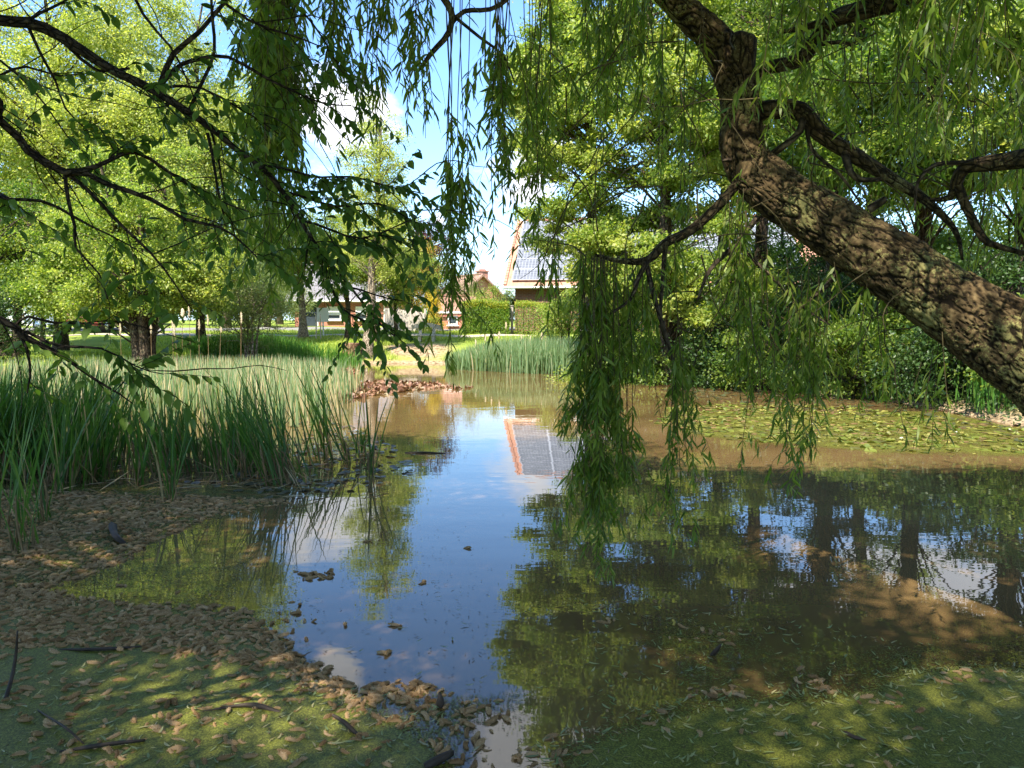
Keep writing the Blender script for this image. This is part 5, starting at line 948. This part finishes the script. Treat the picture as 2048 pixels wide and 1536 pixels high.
def curtain(x0, x1, ytop, ybot, D, n_, leaf0=.1, dens=1.0, prof='v', Dsp=.3, side=.5, lsc=1.0, topj=75, botj=45):
    """one hanging branchlet system : strands spread between x0 and x1; ybot in the middle"""
    per = 5; done = 0
    while done < n_:
        kk = min(per, n_ - done); tw, lf = MB(), MB(); c = RG.uniform(x0, x1) if n_ > per else (x0 + x1) / 2
        for i in range(kk):
            x = np.clip(c + RG.normal() * (x1 - x0) * .12, x0, x1) if n_ > per else RG.uniform(x0, x1); u = (x - x0) / (x1 - x0 + 1e-6) * 2 - 1
            yb = ybot - (ybot - ytop) * (.42 * u * u if prof == 'v' else (.3 * (u + 1) / 2 if prof == 'l' else (0 if prof == 'n' else RG.uniform(0, .45)))) + RG.normal() * botj - abs(RG.normal()) * (ybot - ytop) * .08
            strand(tw, lf, x, ytop + RG.uniform(-topj, topj * .4), yb, D + RG.normal() * Dsp, max(0, leaf0 + RG.normal() * .08), dens, side=side, lsc=lsc)
        if lf.n:
            o = tw.obj('hanging_twig', M['wtwig'], willow); lv = bpy.data.objects.new('leaves', lf.mesh('leaves', [M['willow']])); COL.objects.link(lv); lv.parent = o; NS[0] += 1
        done += kk
curtain(490, 560, -60, 545, 3.7, 18, .0, 1.4, 'v', .2, 1.0); curtain(540, 650, -60, 390, 3.7, 22, 0, 1.3, 'l', .2, .9); curtain(640, 705, -60, 245, 3.8, 10, 0, 1.1, 'l', .2)
curtain(700, 790, -60, 290, 3.6, 9, .1, .8, 'f', .2, .6); curtain(780, 870, -60, 290, 3.6, 11, .15, .9, 'v', .2, .7)
curtain(885, 945, -80, 745, 3.6, 4, .55, 1.3, 'n', .08, .9, botj=22); curtain(885, 945, -80, 560, 3.7, 4, .58, 1.3, 'n', .1, 1.0)
curtain(960, 1025, -80, 480, 3.6, 6, .5, 1.1, 'f', .2, .8); curtain(960, 1110, -60, 330, 3.6, 14, .52, 1.3, 'v', .2, 1.0); curtain(975, 1010, -80, 505, 3.55, 2, .8, .8, 'v', .1, .2)
curtain(1030, 1100, -60, 590, 3.9, 8, .5, 1.1, 'v', .2, .7)
curtain(1170, 1440, -80, 230, 4.5, 30, .0, 1.1, 'f', .35, .7); curtain(1180, 1280, -60, 400, 4.4, 4, .3, 1.0, 'f', .3, .6); curtain(1290, 1440, 40, 560, 4.6, 9, .2, 1.0, 'f', .3, .6)
curtain(1165, 1290, 515, 1045, 4.0, 22, .06, 1.3, 'l', .12, .9, topj=14, botj=70); curtain(1172, 1245, 518, 1040, 3.95, 10, .4, 1.4, 'v', .1, 1.0, topj=10)
for x_ in (1200, 1225, 1262, 1300, 1335, 1352, 1450): curtain(x_ - 10, x_ + 10, 515 if x_ < 1300 else 515 - (x_ - 1300) * .78, RG.uniform(640, 830), 4.1, 2, .05, 1.05, 'f', .06, .8, topj=5)
curtain(1335, 1395, 700, 1010, 3.9, 8, .1, 1.0, 'v', .1, .8, botj=25); curtain(1100, 1180, 500, 640, 4.2, 6, .1, 1.0, 'f', .2)
curtain(1430, 1500, 420, 800, 4.05, 9, .1, 1.1, 'f', .15, .8); curtain(1500, 1600, 560, 935, 4.0, 10, .05, 1.2, 'f', .2, .9, topj=110); curtain(1600, 1665, 590, 965, 3.95, 11, .05, 1.2, 'f', .15, .9, topj=90)
curtain(1665, 1770, 560, 830, 3.9, 7, .1, 1.1, 'f', .2, .8, topj=90); curtain(1770, 1900, 700, 870, 3.8, 5, .3, .8, 'f', .2, .6)
curtain(1490, 1700, -80, 220, 3.9, 18, .0, .95, 'f', .35, .6, 1.1); curtain(1680, 2060, -80, 330, 3.6, 30, .0, .95, 'f', .4, .6, 1.15); curtain(1540, 2060, 100, 520, 4.6, 26, .1, .95, 'f', .4, .6, 1.0); curtain(1900, 2060, 330, 640, 4.3, 9, .1, .9, 'f', .3, .6)
curtain(1480, 1700, 250, 520, 4.7, 10, .1, .95, 'f', .3, .6)
# ------------------------------------------------------------------ crown of the willow over the viewer (out of the frame, shades the foreground)
def overhead(root, leafm, barkm, start, boxlo, boxhi, ncl, nleaf, l0, l1, wr_, thr, hole):
    cen = []; rad = []; tm = MB(); tries = 0
    while len(cen) < ncl and tries < 40000:
        tries += 1; r = RG.uniform(.3, .7); gx_, gy_, z_ = RG.uniform(boxlo[0], boxhi[0]), RG.uniform(boxlo[1], boxhi[1]), RG.uniform(boxlo[2], boxhi[2]); c = np.array([gx_ - .363 * z_, gy_ - .629 * z_, z_])
        if c[2] < CH + .42 * max(c[1], 0) + r + .55: continue
        if noise.noise(Vector((gx_ * 1.3, gy_ * 1.3, 7.7))) > thr: continue
        if any((gx_ - hx) ** 2 + (gy_ - hy) ** 2 < (hr + r * .5) ** 2 for hx, hy, hr in hole): continue
        cen.append(c); rad.append(r)
    for c in cen[::9]:
        s_ = np.array(start); mid = (s_ + c) / 2 + RG.normal(size=3) * .3; mid[2] = max(mid[2] + .3, CH + .42 * max(mid[1], 0) + .5)
        tube(tm, smooth_path([tuple(s_) + (.03,), tuple(mid) + (.012,), tuple(c) + (.004,)], .3), 6)
    tm.obj('upper_branches', barkm, root, kind='stuff')
    lm = MB(); w = np.array(rad) ** 2; crown_leaves(lm, cen, rad, nleaf * w / w.sum(), l0, l1, T_RHOMB, wr_, .6); lm.obj('upper_crown', leafm, root, kind='stuff')
def gh(x, y, r): g = G(x, y); return (g.x, g.y, r)
holes = [gh(305, 1405, .17), gh(600, 1440, .15), gh(745, 1390, .13), gh(120, 1245, .15), gh(165, 1120, .2), gh(1840, 1400, .22), gh(1990, 1365, .16), gh(1400, 1300, .15), gh(1575, 1495, .12), gh(1600, 1095, .24), gh(1830, 1215, .26), gh(2000, 1190, .2), gh(1650, 1520, .12)]  # gaps shaped into the unseen crowns so sun patches land at these spots
overhead(willow, M['willow'], M['bbark'], (1.4, 3.2, 6.0), (.3, .5, 4.2), (9.5, 7.9, 9.0), 780, 260000, .09, .13, .40, .5, holes)

# ------------------------------------------------------------------ broad-leaved tree whose branches reach in from the left
lt = Vector((-3.9, .9, .2)); ltree = empty('broadleaf_tree', lt, label='broad-leaved tree at the left whose thin dark branches arch across the picture', cat='tree')
mb = MB(); tube(mb, smooth_path([(-3.9, .9, -.2, .2), (-3.85, .95, 1.2, .15), (-3.9, .9, 3, .12), (-3.7, .8, 5, .09), (-3.4, .6, 7.5, .04)], .15), 18, lump=.05); mb.obj('trunk', M['bbark'], ltree)
LB = [  # (polyline, leafy from, leafy to, twigs per metre)
 ([(-3.85, .93, 2.6, .04), PW(-420, -60, 2.0, .03), PW(-150, 5, 2.3, .021), PW(0, 38, 2.5, .0165), PW(60, 46, 2.55, .0175), PW(160, 98, 2.6, .017), PW(240, 148, 2.65, .0155), PW(320, 188, 2.7, .0145), PW(400, 240, 2.75, .0125), PW(470, 300, 2.8, .011), PW(540, 345, 2.85, .010), PW(575, 400, 2.9, .009), PW(610, 460, 2.9, .007), PW(660, 520, 2.95, .0055), PW(720, 600, 3.0, .004), PW(770, 660, 3.0, .003), PW(815, 690, 3.0, .0016)], .72, 1, 13),
 ([PW(315, 178, 2.7, .009), PW(350, 110, 2.7, .0085), PW(400, 62, 2.7, .007), PW(450, 5, 2.7, .006), PW(520, -60, 2.7, .004)], .6, 1, 5),
 ([PW(318, 170, 2.7, .007), PW(360, 130, 2.75, .007), PW(410, 115, 2.8, .0065), PW(460, 118, 2.85, .006), PW(520, 148, 2.9, .0055), PW(600, 190, 2.95, .004), PW(650, 205, 3, .0035), PW(700, 213, 3, .0018)], .45, 1, 11),
 ([PW(378, 225, 2.75, .006), PW(405, 160, 2.7, .0055), PW(428, 100, 2.7, .005), PW(430, 50, 2.65, .005), PW(422, -10, 2.6, .004)], .8, 1, 3),
 ([PW(320, 174, 2.7, .005), PW(400, 178, 2.8, .004), PW(480, 215, 2.85, .003), PW(560, 270, 2.9, .002)], .4, 1, 8),
 ([PW(600, 440, 2.9, .005), PW(690, 470, 2.9, .004), PW(760, 470, 2.9, .003), PW(840, 430, 2.9, .0018)], .15, 1, 14),
 ([PW(520, 330, 2.85, .005), PW(620, 350, 2.9, .004), PW(730, 360, 2.9, .003), PW(850, 390, 2.9, .0018)], .25, 1, 16),
 ([PW(560, 380, 2.9, .005), PW(660, 410, 2.9, .004), PW(760, 410, 2.95, .003), PW(850, 450, 2.95, .0018)], .2, 1, 13),
 ([PW(420, 255, 2.8, .005), PW(440, 320, 2.8, .004), PW(450, 400, 2.8, .003), PW(470, 480, 2.8, .002)], .5, 1, 7),
 ([PW(640, 500, 2.95, .004), PW(660, 560, 2.95, .0035), PW(700, 630, 2.95, .003), PW(790, 660, 3.0, .0016)], .2, 1, 12),
 ([PW(700, 575, 3.0, .004), PW(750, 590, 3.0, .003), PW(810, 600, 3.0, .0016)], .1, 1, 12),
 ([PW(600, 20, 2.9, .004), PW(650, 80, 2.95, .003), PW(690, 150, 3.0, .0018)], .1, 1, 12),
 ([(-3.85, .93, 2.2, .03), PW(-300, 120, 2.0, .018), PW(0, 245, 2.3, .012), PW(60, 298, 2.35, .0125), PW(130, 348, 2.4, .0115), PW(190, 330, 2.4, .0075), PW(250, 306, 2.45, .0065), PW(300, 318, 2.5, .0055), PW(370, 365, 2.55, .0045), PW(430, 400, 2.6, .003), PW(500, 420, 2.65, .0018)], .68, 1, 10),
 ([PW(130, 348, 2.4, .009), PW(180, 350, 2.4, .0085), PW(220, 368, 2.45, .008), PW(300, 402, 2.5, .0065), PW(370, 435, 2.5, .005), PW(440, 455, 2.55, .004), PW(520, 520, 2.6, .002)], .55, 1, 8),
 ([PW(133, 350, 2.4, .007), PW(200, 405, 2.45, .006), PW(260, 460, 2.5, .005), PW(300, 510, 2.5, .004), PW(350, 570, 2.55, .0025), PW(400, 640, 2.6, .0015)], .55, 1, 6),
 ([PW(128, 350, 2.4, .0065), PW(140, 400, 2.4, .006), PW(150, 450, 2.4, .005), PW(150, 500, 2.4, .004), PW(200, 545, 2.4, .0025), PW(215, 600, 2.4, .0016)], .7, 1, 5),
 ([(-3.85, .93, 1.9, .035), PW(-250, 380, 2.1, .012), PW(0, 396, 2.5, .006), PW(80, 405, 2.55, .005), PW(150, 432, 2.6, .0045), PW(220, 470, 2.65, .003), PW(300, 520, 2.7, .0016)], .7, 1, 6),
 ([(-3.85, .93, 1.75, .022), PW(-700, 420, 1.9, .016), PW(-300, 520, 2.05, .0125), PW(0, 642, 2.2, .0095), PW(40, 668, 2.25, .009), PW(110, 703, 2.3, .0075), PW(160, 735, 2.35, .005), PW(210, 770, 2.4, .0035), PW(260, 810, 2.45, .0018)], .8, 1, 4),
 ([PW(40, 664, 2.25, .005), PW(70, 672, 2.3, .0045), PW(130, 690, 2.3, .004), PW(200, 700, 2.3, .003), PW(270, 730, 2.35, .002), PW(330, 750, 2.35, .0014)], .55, 1, 16),
 ([PW(20, 655, 2.25, .0045), PW(60, 635, 2.25, .004), PW(110, 642, 2.3, .0035), PW(145, 650, 2.3, .003), PW(180, 645, 2.3, .0025), PW(225, 648, 2.3, .0016)], .5, 1, 6),
 ([PW(30, 660, 2.25, .005), PW(50, 700, 2.25, .0045), PW(62, 750, 2.3, .003), PW(60, 790, 2.3, .002)], .8, 1, 2),
 ([PW(55, 50, 2.55, .006), PW(80, 100, 2.55, .005), PW(110, 160, 2.6, .004), PW(130, 220, 2.6, .003), PW(180, 260, 2.6, .0016)], .7, 1, 4),
 ([PW(60, 50, 2.55, .006), PW(130, 90, 2.6, .006), PW(200, 140, 2.65, .005), PW(260, 140, 2.7, .004)], .9, 1, 1),
 ([PW(60, 38, 2.55, .005), PW(100, 18, 2.55, .004), PW(150, -15, 2.55, .003)], .3, 1, 4),
 ([PW(240, -60, 2.6, .006), PW(290, 30, 2.65, .005), PW(340, 90, 2.7, .004), PW(370, 160, 2.7, .003), PW(400, 220, 2.7, .0016)], .4, 1, 4),
 ([PW(380, -60, 2.7, .006), PW(460, 10, 2.75, .005), PW(540, 60, 2.8, .004), PW(640, 90, 2.9, .002)], .3, 1, 9),
 ([PW(0, 150, 2.5, .004), PW(50, 135, 2.5, .0035), PW(120, 150, 2.55, .0025), PW(190, 150, 2.6, .0014)], .5, 1, 2),
 ([PW(410, 265, 2.75, .006), PW(430, 340, 2.75, .005), PW(445, 400, 2.75, .004), PW(450, 450, 2.8, .003)], .8, 1, 3),
 ([PW(0, 120, 2.6, .004), PW(90, 210, 2.6, .003), PW(150, 290, 2.65, .0016)], .5, 1, 3),
]
def lerp_path(pth, u):
    s = np.concatenate([[0], np.cumsum(np.linalg.norm(np.diff(pth[:, :3], axis=0), axis=1))]); q = u * s[-1]
    return np.array([np.interp(q, s, pth[:, i]) for i in range(4)]), s[-1]
def leafy_twig(tm, lm, c, d, L_, r0, sz=1.0):
    k = 6; pts = [tuple(c) + (r0,)]; p = np.array(c, float); d = np.array(d, float)
    for i in range(k):
        d = d + RG.normal(size=3) * .16 + np.array([0, 0, -.07]); d /= np.linalg.norm(d); p = p + d * L_ / k; pts.append(tuple(p) + (max(.0007, r0 * (1 - (i + 1) / k * .75)),))
    q = smooth_path(pts, .03); tube(tm, q, 4); nl = int(L_ / .022) + 2; s = np.linspace(.12, 1, nl)
    C_ = np.array([lerp_path(q, u)[0][:3] for u in s]); T = unit(np.gradient(C_, axis=0)); sg = np.where(np.arange(nl) % 2, 1, -1)[:, None]; side = unit(np.cross(T, [0, 0, 1.0])) * sg
    ax = T * U(.3, .9, nl)[:, None] + side * U(.5, 1, nl)[:, None]; ax[:, 2] -= U(.15, .9, nl); nn = np.tile([0, 0, 1.0], (nl, 1)) + RG.normal(size=(nl, 3)) * .45
    l = U(.026, .053, nl) * sz; leaves(lm, C_ + side * .004, ax, nn, l, l * U(.5, .64, nl), T_OV)
for pts, u0, u1, dens in LB:
    mb = MB(); q = smooth_path(pts, .05); q[:, :3] += np.stack([.006 * np.sin(np.arange(len(q)) * .9 + RG.random() * 6), .006 * np.cos(np.arange(len(q)) * .7), .005 * np.sin(np.arange(len(q)) * 1.3)], -1)
    tube(mb, q, 10, lump=.08); br_ = mb.obj('branch', M['dbark'], ltree); tm, lm = MB(), MB(); _, Lt = lerp_path(q, 0); T = unit(np.gradient(q[:, :3], axis=0))
    nt_ = int(Lt * (u1 - u0) * dens * 2.0) + 1
    for i in range(nt_):
        u = RG.uniform(u0, u1); c, _ = lerp_path(q, u); tdir = T[int(u * (len(q) - 1))]; d = tdir * .7 + RG.normal(size=3) * np.array([.6, .5, .55]); leafy_twig(tm, lm, c[:3], d / np.linalg.norm(d), RG.uniform(.1, .3), min(.0025, c[3] * .6))
    for i in range(int(Lt * 4.5)):
        u = RG.uniform(.25, .9); c, _ = lerp_path(q, u)
        if c[1] < 2.0: continue
        tdir = T[int(u * (len(q) - 1))]; d = tdir + RG.normal(size=3) * .6; d /= np.linalg.norm(d); L2 = RG.uniform(.15, .5); p = np.array(c[:3]); pp = [tuple(p) + (min(.0028, c[3] * .5),)]
        for j in range(5): d = unit(d + RG.normal(size=3) * .18 + np.array([0, 0, -.06])); p = p + d * L2 / 5; pp.append(tuple(p) + (.0022 - .0003 * j,))
        tube(tm, smooth_path(pp, .05), 4)
        if RG.random() < .5: leafy_twig(tm, lm, p, d, RG.uniform(.05, .12), .0012, .9)
    if tm.n:
        tw = bpy.data.objects.new('twig', tm.mesh('twig', [M['dbark']])); COL.objects.link(tw); tw.parent = br_
    if lm.n:
        lv = bpy.data.objects.new('leaves', lm.mesh('leaves', [M['ovate']])); COL.objects.link(lv); lv.parent = br_
overhead(ltree, M['ovate'], M['bbark'], (-3.6, .6, 5.5), (-9.5, .3, 4.0), (1.6, 10.4, 8.8), 1250, 400000, .06, .10, .6, .9, holes)
